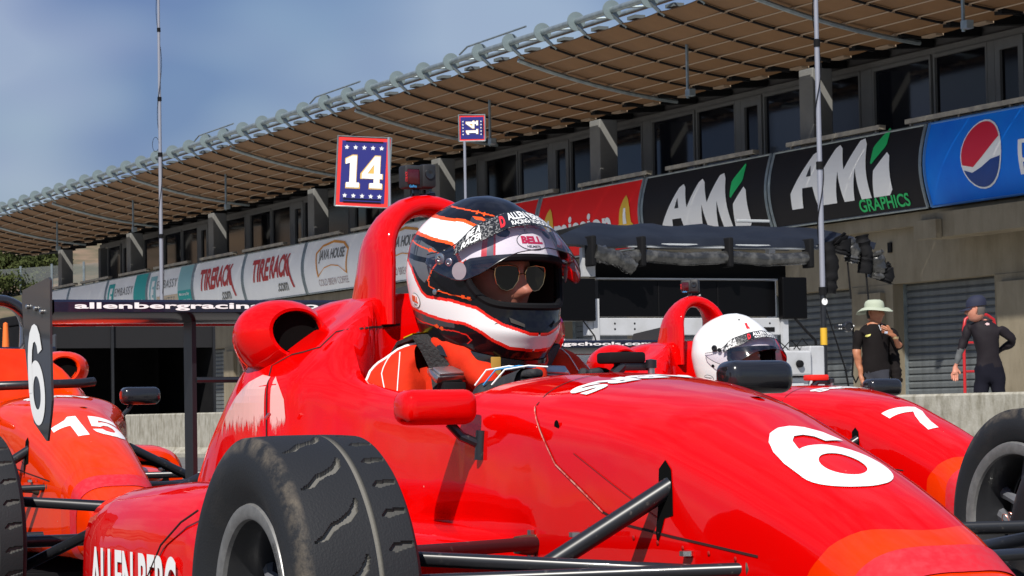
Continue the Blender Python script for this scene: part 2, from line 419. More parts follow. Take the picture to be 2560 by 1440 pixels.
# lower wall: spandrel over the doors, piers between them
bb('spandrel', [(XA, XB, 28.30, 28.8, 3.0, 4.42)], WALLM)
bb('deck_edge', [(XA, XB, 28.10, 28.28, 4.06, 4.32)], WALLM)
for i, dx in enumerate(doors):
    bb('pier', [(dx + 1.68, dx + 3.17, 28.28, 28.8, 0, 2.997)], WALLM)
    bb('pier_band', [(dx + 1.9, dx + 2.9, 28.16, 28.278, 0, 2.85)], WALLM)
bb('corbel', [(-40.6, -29.5, 27.5, 28.08, 3.72, 4.18)], WALLM)
bb('corbel', [(-40.62, -39.9, 27.35, 27.48, 3.70, 4.05)], WALLM)
for j, (x0, z0) in enumerate(((-42.9, 3.62), (-47.6, 3.55))):
    bb('outlet_box', [(x0, x0 + .12, 28.26, 28.298, z0, z0 + .2)], MATTE)
slat_me = None
for i, dx in enumerate(doors):
    dr = link('roller_door', None, B); dr.location = (dx + 70, .62, 0); dr.empty_display_size = .3
    if slat_me is None:
        prof = [(0.0, 0.0), (-.035, .02), (-.038, .09), (-.018, .118), (-.002, .135)]
        rows = [[(x, y, z) for y, z in prof] for x in (-1.66, 1.66)]
        slat_me = newmesh('slat', [p for r_ in rows for p in r_], [[k, k + 1, k + 6, k + 5] for k in range(4)], SLATM)
    if 1 < i < 5 or i in (10, 11):
        for k in range(22):
            link('slat', slat_me, dr, (0, 0, k * .1365))
    else:
        mb = MB()
        for k in range(22): mb.box(-1.66, 1.66, -.03, 0, k * .1365, k * .1365 + .125, SLATM)
        mb.build('slat', dr, smooth=False); tag(dr.children[0], kind='stuff')
    mb = MB(); mb.box(-1.74, -1.662, -.1, .0, 0, 3.0, ZINC); mb.box(1.662, 1.675, -.1, .0, 0, 3.0, ZINC); mb.box(-1.66, 1.66, 0.02, .06, 0, 3, MATTE); mb.build('door_frame', dr, smooth=False)
# upper storey
bb('deck', [(XA, XB, 28.82, 33, 4.0, 4.42)], WALLM)
bb('rear_wall', [(XW + .4, XB, 32.0, 32.3, 0, 8.6)], MATTE)
bb('interior_floor', [(XW + .4, XB, 29.9, 31.9, 4.43, 4.5)], MATTE)
bb('end_wall', [(XW + .2, XW + .5, 29.5, 32, 4.43, 7.6)], COLM)
bb('window_head_band', [(XW + .5, XB, 29.48, 29.62, 7.58, 7.72)], COLM)
bb('wall_panel', [(XW + .5, XB, 29.56, 29.7, 7.722, 8.35)], mat('grey_soffit_panel', (0.10, 0.10, 0.10), .7))
cols = [-46.1 - 9.65 * k for k in range(7)] + [-36.45]
for c in cols:
    bb('column', [(c - .02, c + .52, 28.30, 28.78, 4.43, 7.62)], COLM, bev=.02)
bayw = [(1.05, 3.05), (3.25, 4.95), (5.42, 6.0), (6.3, 7.95), (8.15, 10.12)]
for c in [-46.1 - 9.65 * k for k in range(7)] + [-36.45, -113.3]:
    for j, (a, b_) in enumerate(bayw):
        if c + a < XW + .6 or c + b_ > XB: continue
        w = link('window', None, B); w.location = (c + a + 70, 1.5, 4.45)
        mb = MB(); W_ = b_ - a; f = .055 if j != 2 else .16; H = 3.13
        mb.box(-f, 0.0, -.06, .06, 0, H, COLM); mb.box(W_, W_ + f, -.06, .06, 0, H, COLM); mb.box(0, W_, -.06, .06, H - f * 1.3, H, COLM); mb.box(0, W_, -.06, .06, 0, f, COLM)
        mb.build('window_frame', w, smooth=False)
        link('pane', newmesh('pane', [(0, 0, f), (W_, 0, f), (W_, 0, H - f), (0, 0, H - f)], [[0, 1, 2, 3]], (GLASS, GLASS2, GLASS3)[(j * 5 + int(-c)) % 3]), w)
    if c < XW: continue
    bb('wall_pier', [(c + .57, c + .98, 29.44, 29.6, 4.45, 7.578)], COLM)
    bb('wall_pier', [(c + 5.02, c + 5.25, 29.44, 29.6, 4.45, 7.578)], COLM)
# rail above the banners
RAILM = mat('weathered_rail', (0.26, 0.235, 0.20), 0.6, noise=(3, .4, .6, (0.42, 0.38, 0.30)))
for c in cols:
    for a, b_ in ((-.1, 3.4), (4.3, 8.2)):
        bb('rail', [(c + a, c + b_, 28.0, 28.16, 6.02, 6.11)] + [(c + x, c + x + .05, 28.04, 28.1, 5.5, 6.018) for x in np.arange(a + .1, b_, 1.6)], RAILM)

# ---- canopy: sagging ribs, battens, brown mesh panels
FY, IY = 24.25, 28.15            # front and inner edge
def cz(s):                        # s 0 at the front edge .. 1 inner edge
    return 8.42 + (7.66 - 8.42) * s - 0.42 * s * (1 - s)
NR, PW = 7, 9.65 / 6
xs_r = [cols[0] - 9.65 * 6.35 + PW * k for k in range(0, 48)]
cn = link('roof_canopy', None, B)
pan = []
sl = FY + 0
for r_ in range(NR):
    s0, s1 = r_ / NR, (r_ + 1) / NR
    y0, z0, y1, z1 = FY + (IY - FY) * s0, cz(s0), FY + (IY - FY) * s1, cz(s1)
    dy, dz = (y1 - y0), (z1 - z0)
    hw = PW / 2 - .012
    V = []; nn = 6
    for k in range(nn + 1):
        x = -hw + 2 * hw * k / nn; sag = -.028 * (1 - (x / hw) ** 2)
        V += [(x, -.01, sag), (x, dy + .01, dz + sag), (x, -.01, sag + .02), (x, dy + .01, dz + sag + .02)]
    Fc = []
    for k in range(nn):
        a = k * 4; Fc += [[a, a + 4, a + 5, a + 1], [a + 2, a + 3, a + 7, a + 6], [a, a + 2, a + 6, a + 4], [a + 1, a + 5, a + 7, a + 3]]
    me = newmesh('roof_panel', V, Fc, WOOD, smooth=True, angle=30)
    for x in xs_r: pan.append((x + PW / 2, y0, z0, me))
pan.sort(key=lambda p: -p[0])
for p in pan[:290]:
    link('roof_panel', p[3], cn, (p[0] + 70, p[1] - 28, p[2]))
mb = MB()
for p in pan[290:]:
    mb.add([v.co + Vector((p[0] + 70, p[1] - 28, p[2])) for v in p[3].vertices], [list(f.vertices) for f in p[3].polygons], WOOD)
tag(mb.build('roof_panel', cn, smooth=False), kind='stuff')
for r_ in range(1, NR):
    s = r_ / NR; y, z = FY + (IY - FY) * s - 28, cz(s)
    mb = MB(); mb.tube([(XA + 70 - 1.5, y, z - .03), (XB + 70, y, z - .03)], .018, BATTEN, 5)
    for x in xs_r: mb.box(x + 70 - .035, x + 70 + .035, y - .03, y + .03, z - .065, z - .04, BATTEN)
    mb.build('batten', cn, smooth=False)
for k, x in enumerate(xs_r):
    mb = MB(); big = abs(((x - (cols[0] + 4.8)) / 9.65) - round((x - (cols[0] + 4.8)) / 9.65)) < .06
    P = [(x + 70, FY + (IY - FY) * s - 28, cz(s) - (.11 if big else .045)) for s in np.linspace(-.01, 1, 12)]
    mb.tube(P, (.05 if big else .026), ZINC if big else DARKBEAM, 7)
    mb.build('rib', cn)
    # dark beam carrying on to the window wall, tapering
    mb = MB(); x_ = x + 70
    mb.add([(x_ - .11, -.35, 7.60), (x_ - .11, 1.5, 7.74), (x_ - .11, 1.5, 8.05), (x_ - .11, -.35, 7.84), (x_ + .11, -.35, 7.60), (x_ + .11, 1.5, 7.74), (x_ + .11, 1.5, 8.05), (x_ + .11, -.35, 7.84)],
           [[0, 1, 2, 3], [7, 6, 5, 4], [0, 4, 5, 1], [3, 2, 6, 7], [0, 3, 7, 4], [1, 5, 6, 2]], DARKBEAM)
    mb.build('beam', cn, smooth=False)
    # pale tab standing in for a sun patch on the beam where the panels end
    MB().box(x_ + .25, x_ + .72, .02, .2, 7.60, 7.64, BATTEN).build('sun_patch_tab', cn, smooth=False)
bb('roof_deck', [(XA, XB, 28.22, 32.3, 8.36, 8.5)], DARKBEAM, cn)
bb('fascia', [(XA, XB, 28.16, 28.22, 7.9, 8.36)], DARKBEAM, cn)
# front tubes with disc plates
for y, z, r_, nm in ((FY - .22, 8.70, .065, 'edge_tube'), (FY + .36, 8.74, .05, 'edge_tube')):
    MB().tube([(XA - 1.8 + 70, y - 28, z), (XB + 70, y - 28, z)], r_, ZINC, 10).build(nm, cn)
disc_me = None
for k, x in enumerate(xs_r):
    big = k % 6 == 2
    mb = MB(); x_ = x + 70; y = FY - .22 - 28
    mb.lathe([(-.02, 0), (-.02, .20), (.02, .20), (.02, 0)], mat('pale_disc_plate', (0.19, 0.24, 0.25), .5, metal=.2), 20, 'X', (x_, y, 8.70))
    mb.tube([(x_, y, 8.62), (x_, FY + .1 - 28, 8.36)], .04, ZINC, 6)
    mb.tube([(x_ + .1, y, 8.72), (x_ + .45, FY + .36 - 28, 8.74)], .024, ZINC, 6)
    mb.build('disc_bracket', cn, smooth=True, angle=40)
    MB().box(x_ + .20, x_ + .55, FY - 28 + .02, FY - 28 + .25, 8.47, 8.54, mat('dull_zinc_block', (.13, .15, .155), .6, metal=.3)).build('gutter_block', cn, smooth=False)
for k in range(4):
    x = cols[0] - 9.65 * (k - .5) + 70
    MB().tube([(x - 2.9, FY - .22 - 28, 8.80), (x - 2.5, FY - 28 - .2, 8.93), (x + .6, FY - 28 - .2, 8.95)], .022, ZINC, 6).build('stay_rod', cn)
for c in cols:
    x_ = c + 70
    mb = MB(); mb.tube([(x_, -2.35, 8.05), (x_, -2.35, 6.95)], .035, ZINC, 6); mb.box(x_ + .02, x_ + .2, -2.42, -2.28, 6.98, 7.12, ZINC); mb.build('drop_rod', cn)

# ================================================================== BANNERS
def bpt(x0, x1):
    def fn(u, v_, off=0.0):     # u 0..1 along, v 0..1 up
        z = 4.36 + v_ * 1.57; y = 27.96 - .16 * math.sin(PI * v_) - off
        return Vector((x0 + (x1 - x0) * u, y, z))
    return fn
def sheet(x0, x1, col, name='banner_sheet', parent=None, u0=0, u1=1, off=0.0, v0=0, v1=1):
    fn = bpt(x0, x1); c = parent.location
    rows = [[fn(u, v_, off) - c for v_ in np.linspace(v0, v1, 13)] for u in (u0, u1)]
    o = MB().grid(rows, col).build(name, parent); return o
def banner(x0, x1, col, label, border=None):
    bn = thing('banner', label, 'banner', ((x0 + x1) / 2, 28, 4.36), group='sponsor banners along the upper deck')
    sheet(x0, x1, col, parent=bn)
    fn = bpt(x0, x1); c = bn.location
    mb = MB(); bm_ = border or ZINC; t_ = .035
    for u in (0.0, 1.0): mb.tube([fn(u, v_, .0) - c for v_ in np.linspace(0, 1, 11)], t_, bm_, 6)
    for v_ in (0.0, 1.0): mb.tube([fn(0, v_, .0) - c, fn(1, v_, .0) - c], t_ * .7, bm_, 6)
    mb.build('banner_frame', bn)
    return bn, fn
def bprint(bn, fn, shape, cu_, cv, name, m_, lift=.012, step=.12):
    """shape in metres centred on 0,0; cu/cv = centre in 0..1 of the banner"""
    W_ = (fn(1, 0) - fn(0, 0)).x; c = bn.location
    return decal(name, shape, lambda u, v_: fn(cu_ + u / W_, cv + v_ / 1.57, lift) - c, m_, bn, step)
BW = mat('white_banner', (0.94, 0.94, 0.93), 0.6, noise=(1.0, .3, .7, (0.88, 0.88, 0.87)))
BR = mat('red_banner', (0.90, 0.010, 0.010), .6, spec=.2); BK = mat('black_banner', (0.010, 0.009, 0.011), .6, spec=.2); BB_ = mat('blue_banner', (0.0, 0.16, 0.78), .55, spec=.25, noise=(.5, .35, .65, (0.0, 0.25, 0.88)))
TEAL = mat('teal_print', (0.0, 0.38, 0.36), .5); REDP = mat('red_print', (0.50, 0.02, 0.02), .5); GREYP = mat('grey_print', (0.16, 0.16, 0.15), .5); GRN = mat('green_print', (0.0, 0.50, 0.12), .5)
AMB = mat('amber_print', (0.75, 0.30, 0.03), .5); YEL = mat('yellow_print', (0.85, 0.50, 0.02), .5); NAVY = mat('navy_print', (0.0, 0.045, 0.25), .5); BLACKP = mat('black_print', (0.015, 0.015, 0.015), .5)
PALET = mat('pale_teal_print', (0.25, 0.50, 0.52), .5); CREAM = mat('cream_print', (0.62, 0.50, 0.36), .5); MAUVE = mat('faded_mauve_print', (0.42, 0.33, 0.34), .5)
def txt(bn, fn, s, w, h, cu_, cv, m_, bold=.0, slant=0, name='lettering', lift=.012, space=1.0):
    return bprint(bn, fn, text2d(s, w, h, bold, slant, space), cu_, cv, name, m_, lift)
J = [-106.3, -100.95, -95.55, -90.25, -85.0, -79.8, -74.25, -68.9, -63.35, -57.8, -52.3, -46.65, -40.95, -35.3]
g_ = .07
banner(J[0] + g_, J[1] - g_, BW, 'blank white banner, farthest left of all, under the end column')
bn, fn = banner(J[1] + g_, J[2] - g_, BW, 'white banner with small orange Tech lettering low in its right corner')
txt(bn, fn, 'ther', .9, .30, .50, .22, GREYP, .01); txt(bn, fn, 'Tech', 1.5, .45, .76, .25, mat('orange_print', (.70, .10, .02), .5), .03)
for k, (a, lab) in enumerate(((2, 'first Embassy Suites banner, white with a solid teal right end'), (3, 'second Embassy Suites banner, behind the tall thin mast, with pale teal end and cream ground'))):
    bn, fn = banner(J[a] + g_, J[a + 1] - g_, BW, lab)
    sheet(J[a] + g_, J[a + 1] - g_, TEAL if k == 0 else PALET, 'colour_block', bn, .70, .985, .012)
    if k: sheet(J[a] + g_, J[a + 1] - g_, TEAL, 'colour_block', bn, .70, .985, .016, .02, .45); sheet(J[a] + g_, J[a + 1] - g_, CREAM, 'colour_block', bn, .22, .70, .010, .02, .40)
    sheet(J[a] + g_, J[a + 1] - g_, TEAL if k == 0 else PALET, 'logo_block', bn, .05, .20, .012, .15, .88)
    txt(bn, fn, 'E', .34, .8, .125, .52, DWHITE, .06, .15, lift=.018)
    txt(bn, fn, 'EMBASSY', 2.3, .30, .45, .66, GREYP, 0, space=1.2); txt(bn, fn, 'SUITES', 1.7, .30, .46, .26, GREYP, 0, space=1.2)
    txt(bn, fn, 'Monterey Bay', 1.1, .13, .84, .36, DWHITE, .01, lift=.02); txt(bn, fn, '831.393.1115', 1.15, .16, .84, .20, DWHITE, .02, lift=.02)
for a, lab in ((4, 'white Tire Rack banner, left of the pair'), (5, 'white Tire Rack banner beside the Java House banner')):
    bn, fn = banner(J[a] + g_, J[a + 1] - g_, BW, lab)
    txt(bn, fn, 'TIRE', 1.60, .72, .30, .60, REDP, .035, .12); txt(bn, fn, 'RACK', 1.75, .72, .63, .62, REDP, .035, .12)
    bprint(bn, fn, shape2d([[(0, .25), (.16, .25), (.62, -.62), (.46, -.62)]]), .74, .56, 'letter_tail', REDP)
    txt(bn, fn, '.com', .95, .26, .66, .20, GREYP, .02)
def java(bn, fn):
    P = [(-1.35, .20), (-.9, .42), (0, .52), (.9, .42), (1.35, .20), (1.2, -.55), (.6, -.30), (0, -.24), (-.6, -.30), (-1.2, -.55)]
    Q = [(x * .93, y * .86 - .005) for x, y in P]
    bprint(bn, fn, shape2d([P, Q]), .45, .62, 'logo_outline', AMB)
    txt(bn, fn, 'JAVA HOUSE', 2.1, .40, .45, .66, GREYP, .02); txt(bn, fn, 'COLD BREW COFFEE', 2.4, .20, .45, .17, MAUVE, .0)
bn, fn = banner(J[6] + g_, J[7] - g_, BW, 'white Java House banner with amber badge, partly hidden by the red roll hoop'); java(bn, fn)
bn, fn = banner(J[7] + g_, J[8] - g_, BW, 'white Java House banner seen through the gap inside the red roll hoop'); java(bn, fn)
for a, lab in ((8, 'red banner just right of the driver helmet, mostly hidden'), (9, 'bright red Mission banner with yellow bells')):
    bn, fn = banner(J[a] + g_, J[a + 1] - g_, BR, lab)
    txt(bn, fn, 'mission', 3.0, .66, .46, .40, DWHITE, .03)
    for cx in (.12, .87):
        bell = [(-.42, -.34), (-.42, -.20), (-.30, -.12), (-.24, .22), (-.12, .42), (0, .52), (.12, .42), (.24, .22), (.30, -.12), (.42, -.20), (.42, -.34)]
        bprint(bn, fn, shape2d([bell]), cx, .46, 'bell_mark', YEL); bprint(bn, fn, shape2d([[(-.09, -.15), (.09, -.15), (.05, .22), (-.05, .22)]]), cx, .46, 'bell_detail', DWHITE, .02)
def ami(bn, fn, cu_, cv, s):
    # A with a notch, double-peaked M, i with a green slanted block
    def q(P): return [(x * s, y * s) for x, y in P]
    A = [(-1.95, -.62), (-1.92, -.30), (-1.15, .44), (-.98, .50), (-.88, .42), (-.62, -.62), (-.95, -.62), (-1.06, -.22), (-1.45, -.22), (-1.52, -.62)]
    A2 = [(-1.30, .00), (-1.12, .00), (-1.17, .22)]
    Mm = [(-.62, -.62), (-.80, -.05), (-.32, .48), (-.18, .54), (-.06, .46), (.10, .02), (.55, .55), (.72, .58), (.82, .46), (1.02, -.62), (.66, -.62), (.52, .02), (.40, -.62), (.04, -.62), (-.12, .00), (-.24, -.62)]
    I = [(1.10, -.62), (1.18, -.10), (1.62, .22), (1.72, .14), (1.78, -.52), (1.66, -.62)]
    G = [(1.06, .06), (1.10, .36), (1.16, .42), (1.54, .70), (1.58, .67), (1.56, .38), (1.50, .31), (1.10, .03)]
    for P in (A, Mm, I): bprint(bn, fn, shape2d([q(P)]), cu_, cv, 'logo_letter', DWHITE)
    bprint(bn, fn, shape2d([q(A2)]), cu_, cv, 'logo_letter', BLACKP, .018)
    bprint(bn, fn, shape2d([q(G)]), cu_, cv, 'logo_mark', GRN)
bn, fn = banner(J[10] + g_, J[11] - g_, BK, 'black AMi banner next to the red Mission banner'); ami(bn, fn, .53, .47, 1.04)
bn, fn = banner(J[11] + g_, J[12] - g_, BK, 'black AMi Graphics banner behind the grey mast, with green word Graphics'); ami(bn, fn, .50, .60, 1.0)
txt(bn, fn, 'GRAPHICS', 1.75, .25, .75, .125, GRN, .02)
bn, fn = banner(J[12] + g_, J[13] - g_, BB_, 'bright blue Pepsi banner at the right edge of the picture', border=mat('blue_banner_edge', (.05, .2, .5), .5))
def arc(r_, a0, a1, n=24, c=(0, 0)): return [(c[0] + r_ * math.cos(a0 + (a1 - a0) * k / n), c[1] + r_ * math.sin(a0 + (a1 - a0) * k / n)) for k in range(n + 1)]
rr = .60
bprint(bn, fn, shape2d([arc(rr * 1.06, 0, 2 * PI)]), .33, .52, 'logo_ring', DWHITE)
top = [(math.cos(a) * rr, math.sin(a) * rr) for a in np.linspace(R(28), R(195), 24)]; cur = [(-.25, -.22), (.05, -.05), (.3, .12)]
bprint(bn, fn, shape2d([top + cur]), .33, .52, 'logo_mark', mat('bright_red_print', (.72, .0, .03), .5), .018)
bot = [(math.cos(a) * rr, math.sin(a) * rr) for a in np.linspace(R(205), R(352), 24)]; cur = [(.3, -.12), (.0, -.24), (-.3, -.32)]
bprint(bn, fn, shape2d([bot + cur]), .33, .52, 'logo_mark', NAVY, .018)
txt(bn, fn, 'pepsi', 2.7, .80, .78, .47, DWHITE, .0)

# ================================================================== RACING CARS
RUB = bpy.data.materials.new('tyre_rubber'); RUB.use_nodes = True
t = RUB.node_tree; b = t.nodes['Principled BSDF']; b.inputs['Roughness'].default_value = .62; b.inputs['Specular IOR Level'].default_value = .35
tcn = t.nodes.new('ShaderNodeTexCoord'); sep = t.nodes.new('ShaderNodeSeparateXYZ'); t.links.new(tcn.outputs['Object'], sep.inputs[0])
vm = t.nodes.new('ShaderNodeMath'); vm.operation = 'MULTIPLY'; vm.inputs[1].default_value = -1.0; t.links.new(sep.outputs[1], vm.inputs[0])
n = t.nodes.new('ShaderNodeTexNoise'); n.inputs['Scale'].default_value = 22; n.inputs['Detail'].default_value = 8; n.inputs['Roughness'].default_value = .7
t.links.new(tcn.outputs['Object'], n.inputs['Vector'])
# dust sits on the shoulder: |y| near .088
mr = t.nodes.new('ShaderNodeMapRange'); mr.inputs[1].default_value = .079; mr.inputs[2].default_value = .089; t.links.new(vm.outputs[0], mr.inputs[0])
mr2 = t.nodes.new('ShaderNodeMapRange'); mr2.inputs[1].default_value = .110; mr2.inputs[2].default_value = .094; t.links.new(vm.outputs[0], mr2.inputs[0])
rad = t.nodes.new('ShaderNodeVectorMath'); rad.operation = 'LENGTH'
cmb = t.nodes.new('ShaderNodeCombineXYZ'); t.links.new(sep.outputs[0], cmb.inputs[0]); t.links.new(sep.outputs[2], cmb.inputs[2]); t.links.new(cmb.outputs[0], rad.inputs[0])
mr3 = t.nodes.new('ShaderNodeMapRange'); mr3.inputs[1].default_value = .255; mr3.inputs[2].default_value = .268; t.links.new(rad.outputs['Value'], mr3.inputs[0])
m1 = t.nodes.new('ShaderNodeMath'); m1.operation = 'MULTIPLY'; t.links.new(mr.outputs[0], m1.inputs[0]); t.links.new(mr3.outputs[0], m1.inputs[1])
m2 = t.nodes.new('ShaderNodeMath'); m2.operation = 'MULTIPLY'; nr = t.nodes.new('ShaderNodeMapRange'); nr.inputs[1].default_value = .42; nr.inputs[2].default_value = .68; nr.inputs[4].default_value = .75
t.links.new(n.outputs['Fac'], nr.inputs[0]); t.links.new(m1.outputs[0], m2.inputs[0]); t.links.new(nr.outputs[0], m2.inputs[1])
mxx = t.nodes.new('ShaderNodeMixRGB'); mxx.inputs[1].default_value = (.013, .014, .016, 1); mxx.inputs[2].default_value = (.155, .128, .095, 1); t.links.new(m2.outputs[0], mxx.inputs[0])
# dusty brown bloom on the sidewall
n5 = t.nodes.new('ShaderNodeTexNoise'); n5.inputs['Scale'].default_value = 6; n5.inputs['Detail'].default_value = 6; t.links.new(tcn.outputs['Object'], n5.inputs['Vector'])
nr5 = t.nodes.new('ShaderNodeMapRange'); nr5.inputs[1].default_value = .45; nr5.inputs[2].default_value = .75; nr5.inputs[4].default_value = .45; t.links.new(n5.outputs['Fac'], nr5.inputs[0])
mr6 = t.nodes.new('ShaderNodeMapRange'); mr6.inputs[1].default_value = .262; mr6.inputs[2].default_value = .245; t.links.new(rad.outputs['Value'], mr6.inputs[0])
m6 = t.nodes.new('ShaderNodeMath'); m6.operation = 'MULTIPLY'; t.links.new(nr5.outputs[0], m6.inputs[0]); t.links.new(mr6.outputs[0], m6.inputs[1])
mx6 = t.nodes.new('ShaderNodeMixRGB'); mx6.inputs[2].default_value = (.085, .070, .055, 1); t.links.new(m6.outputs[0], mx6.inputs[0]); t.links.new(mxx.outputs[0], mx6.inputs[1])
# grey gravel dust in the grooves, stored on the mesh
at_ = t.nodes.new('ShaderNodeAttribute'); at_.attribute_name = 'groove'
mx7 = t.nodes.new('ShaderNodeMixRGB'); mx7.inputs[2].default_value = (.17, .163, .145, 1); t.links.new(at_.outputs['Fac'], mx7.inputs[0]); t.links.new(mx6.outputs[0], mx7.inputs[1])
t.links.new(mx7.outputs[0], b.inputs['Base Color'])
n8 = t.nodes.new('ShaderNodeTexNoise'); n8.inputs['Scale'].default_value = 260; n8.inputs['Detail'].default_value = 3; t.links.new(tcn.outputs['Object'], n8.inputs['Vector'])
bp = t.nodes.new('ShaderNodeBump'); bp.inputs['Strength'].default_value = .35; bp.inputs['Distance'].default_value = .002; t.links.new(n8.outputs['Fac'], bp.inputs['Height']); t.links.new(bp.outputs[0], b.inputs['Normal'])
RUBL = mat('raised_tyre_lettering', (.060, .058, .056), .6)

def inpoly(x, y, P):
    c = False; j = len(P) - 1
    for i in range(len(P)):
        if (P[i][1] > y) != (P[j][1] > y) and x < (P[j][0] - P[i][0]) * (y - P[i][1]) / (P[j][1] - P[i][1]) + P[i][0]: c = not c
        j = i
    return c
SL_OUT = [(-.080, .000), (-.058, .014), (-.044, .032), (-.026, .040), (-.008, .054), (.004, .072), (.008, .080), (.011, .072), (.006, .052), (-.006, .038), (-.026, .029), (-.040, .020), (-.054, .006)]
SL_IN = [(.046, .004), (.056, .016), (.092, .020), (.092, .012), (.060, .002)]
def tyre_mesh(Rr, hw, face=-1, dense=True):
    """outer tread half is on the side given by face; tread cut into the surface"""
    ny = 84 if dense else 16; na = 720 if dense else 72
    prof = []
    for y, r in ((-.86, .176 / Rr), (-1.0, .70), (-1.10, .80), (-1.08, .88), (-1.0, .940), (-.965, .962), (-.93, .978)): prof.append((y * hw, r * Rr))
    for k in range(ny + 1):
        y = -.90 + 1.8 * k / ny; prof.append((y * hw, Rr * (1 - .010 * (abs(y) / .9) ** 3)))
    for y, r in ((.93, .978), (.965, .962), (1.0, .940), (1.08, .88), (1.10, .80), (1.0, .70), (.86, .176 / Rr)): prof.append((y * hw, r * Rr))
    V = []; G = []; circ = 2 * PI * Rr; Po, Pi = circ / 18, circ / 30
    for j, (h, r) in enumerate(prof):
        tread = 7 <= j <= 7 + ny
        yy = h * (-face) * .092 / (.9 * hw)
        for k in range(na):
            an = 2 * PI * k / na; rr_ = r; gv = 0
            if tread and dense:
                s_ = an * Rr
                if .022 < yy < .032: rr_ -= .006; gv = .9
                elif inpoly(yy, s_ % Po, SL_OUT) or inpoly(yy, s_ % Po + Po, SL_OUT): rr_ -= .007; gv = .75
                elif inpoly(yy, s_ % Pi, SL_IN): rr_ -= .006; gv = .35
            V.append((rr_ * math.cos(an), h, rr_ * math.sin(an))); G.append(gv)
    Fc = [];  nj = len(prof)
    for i in range(nj - 1):
        for k in range(na):
            k2 = (k + 1) % na; Fc.append([i * na + k, i * na + k2, (i + 1) * na + k2, (i + 1) * na + k])
    me = newmesh('tyre', V, Fc, RUB, smooth=True, angle=38)
    a = me.attributes.new('groove', 'FLOAT', 'POINT'); a.data.foreach_set('value', G)
    return me
SPOKE = mat('satin_spoke_paint', (.12, .125, .14), .35, coat=.4)
RIMB = mat('satin_black_rim', (.022, .023, .026), .38, coat=.2)
def rim_mesh(hw, face=-1):
    f = face; mb = MB(); o = f * hw * .86
    mb.lathe([(o, .176), (o - f * .002, .1775), (o + f * .006, .174), (o + f * .007, .158), (o + f * .003, .151), (o - f * .004, .149)], ALU, 64)
    mb.lathe([(o - f * .004, .149), (o - f * .02, .146), (o - f * .09, .136), (o - f * .15, .140), (-o, .165)], RIMB, 48)
    c = o - f * .075
    mb.lathe([(c, .036), (c + f * .004, .052), (c - f * .004, .072), (c - f * .02, .078)], RIMB, 32)
    mb.lathe([(c - f * .02, .036), (c, .036)], VOID, 32); mb.lathe([(c - f * .03, .0), (c - f * .03, .135)], VOID, 32)
    for k in range(5):
        for dd in (-.20, .20):
            a = 2 * PI * k / 5 + dd * 1.3; a2 = 2 * PI * k / 5 + dd * 2.2
            P = [Vector((.060 * math.cos(a), c + f * .002, .060 * math.sin(a))), Vector((.098 * math.cos((a + a2) / 2), c + f * .012, .098 * math.sin((a + a2) / 2))), Vector((.140 * math.cos(a2), c - f * .004, .140 * math.sin(a2)))]
            mb.tube(P, [.016, .011, .016], SPOKE, 8)
    return mb
def wheel(root, name, x, y, z, Rr, hw, dense, side, ty=None, steer=0):
    w = link(name, None, root); w.location = (x, y, z); w.rotation_euler = (0, R(15), steer)
    link('tyre', ty or tyre_mesh(Rr, hw, side, dense), w)
    mb = rim_mesh(hw, side); mb.build('rim', w)
    c = side * hw * .86 - side * .06
    mb = MB(); mb.lathe([(c + side * .045, 0), (c + side * .045, .018), (c + side * .012, .021), (c + side * .008, .030), (c, .032)], mat('brass_steel_nut', (.30, .24, .17), .35, metal=.9), 6); mb.lathe([(c + side * .065, 0), (c + side * .063, .009), (c + side * .045, .010)], STEEL, 12)
    mb.build('hub_nut', w)
    return w
def ringtext(s, Rm, h, hw_y, face, a0, parent, m_, name='sidewall_lettering', span=None):
    V, Fc = text2d(s, span, h, .02); V, Fc = refine(V, Fc, .012)
    P = []
    for u, v_ in V:
        a = a0 - (u / Rm) * 1.0; r_ = Rm + v_
        P.append((r_ * math.cos(a), face * hw_y, r_ * math.sin(a)))
    link(name, newmesh(name, P, Fc, m_), parent)

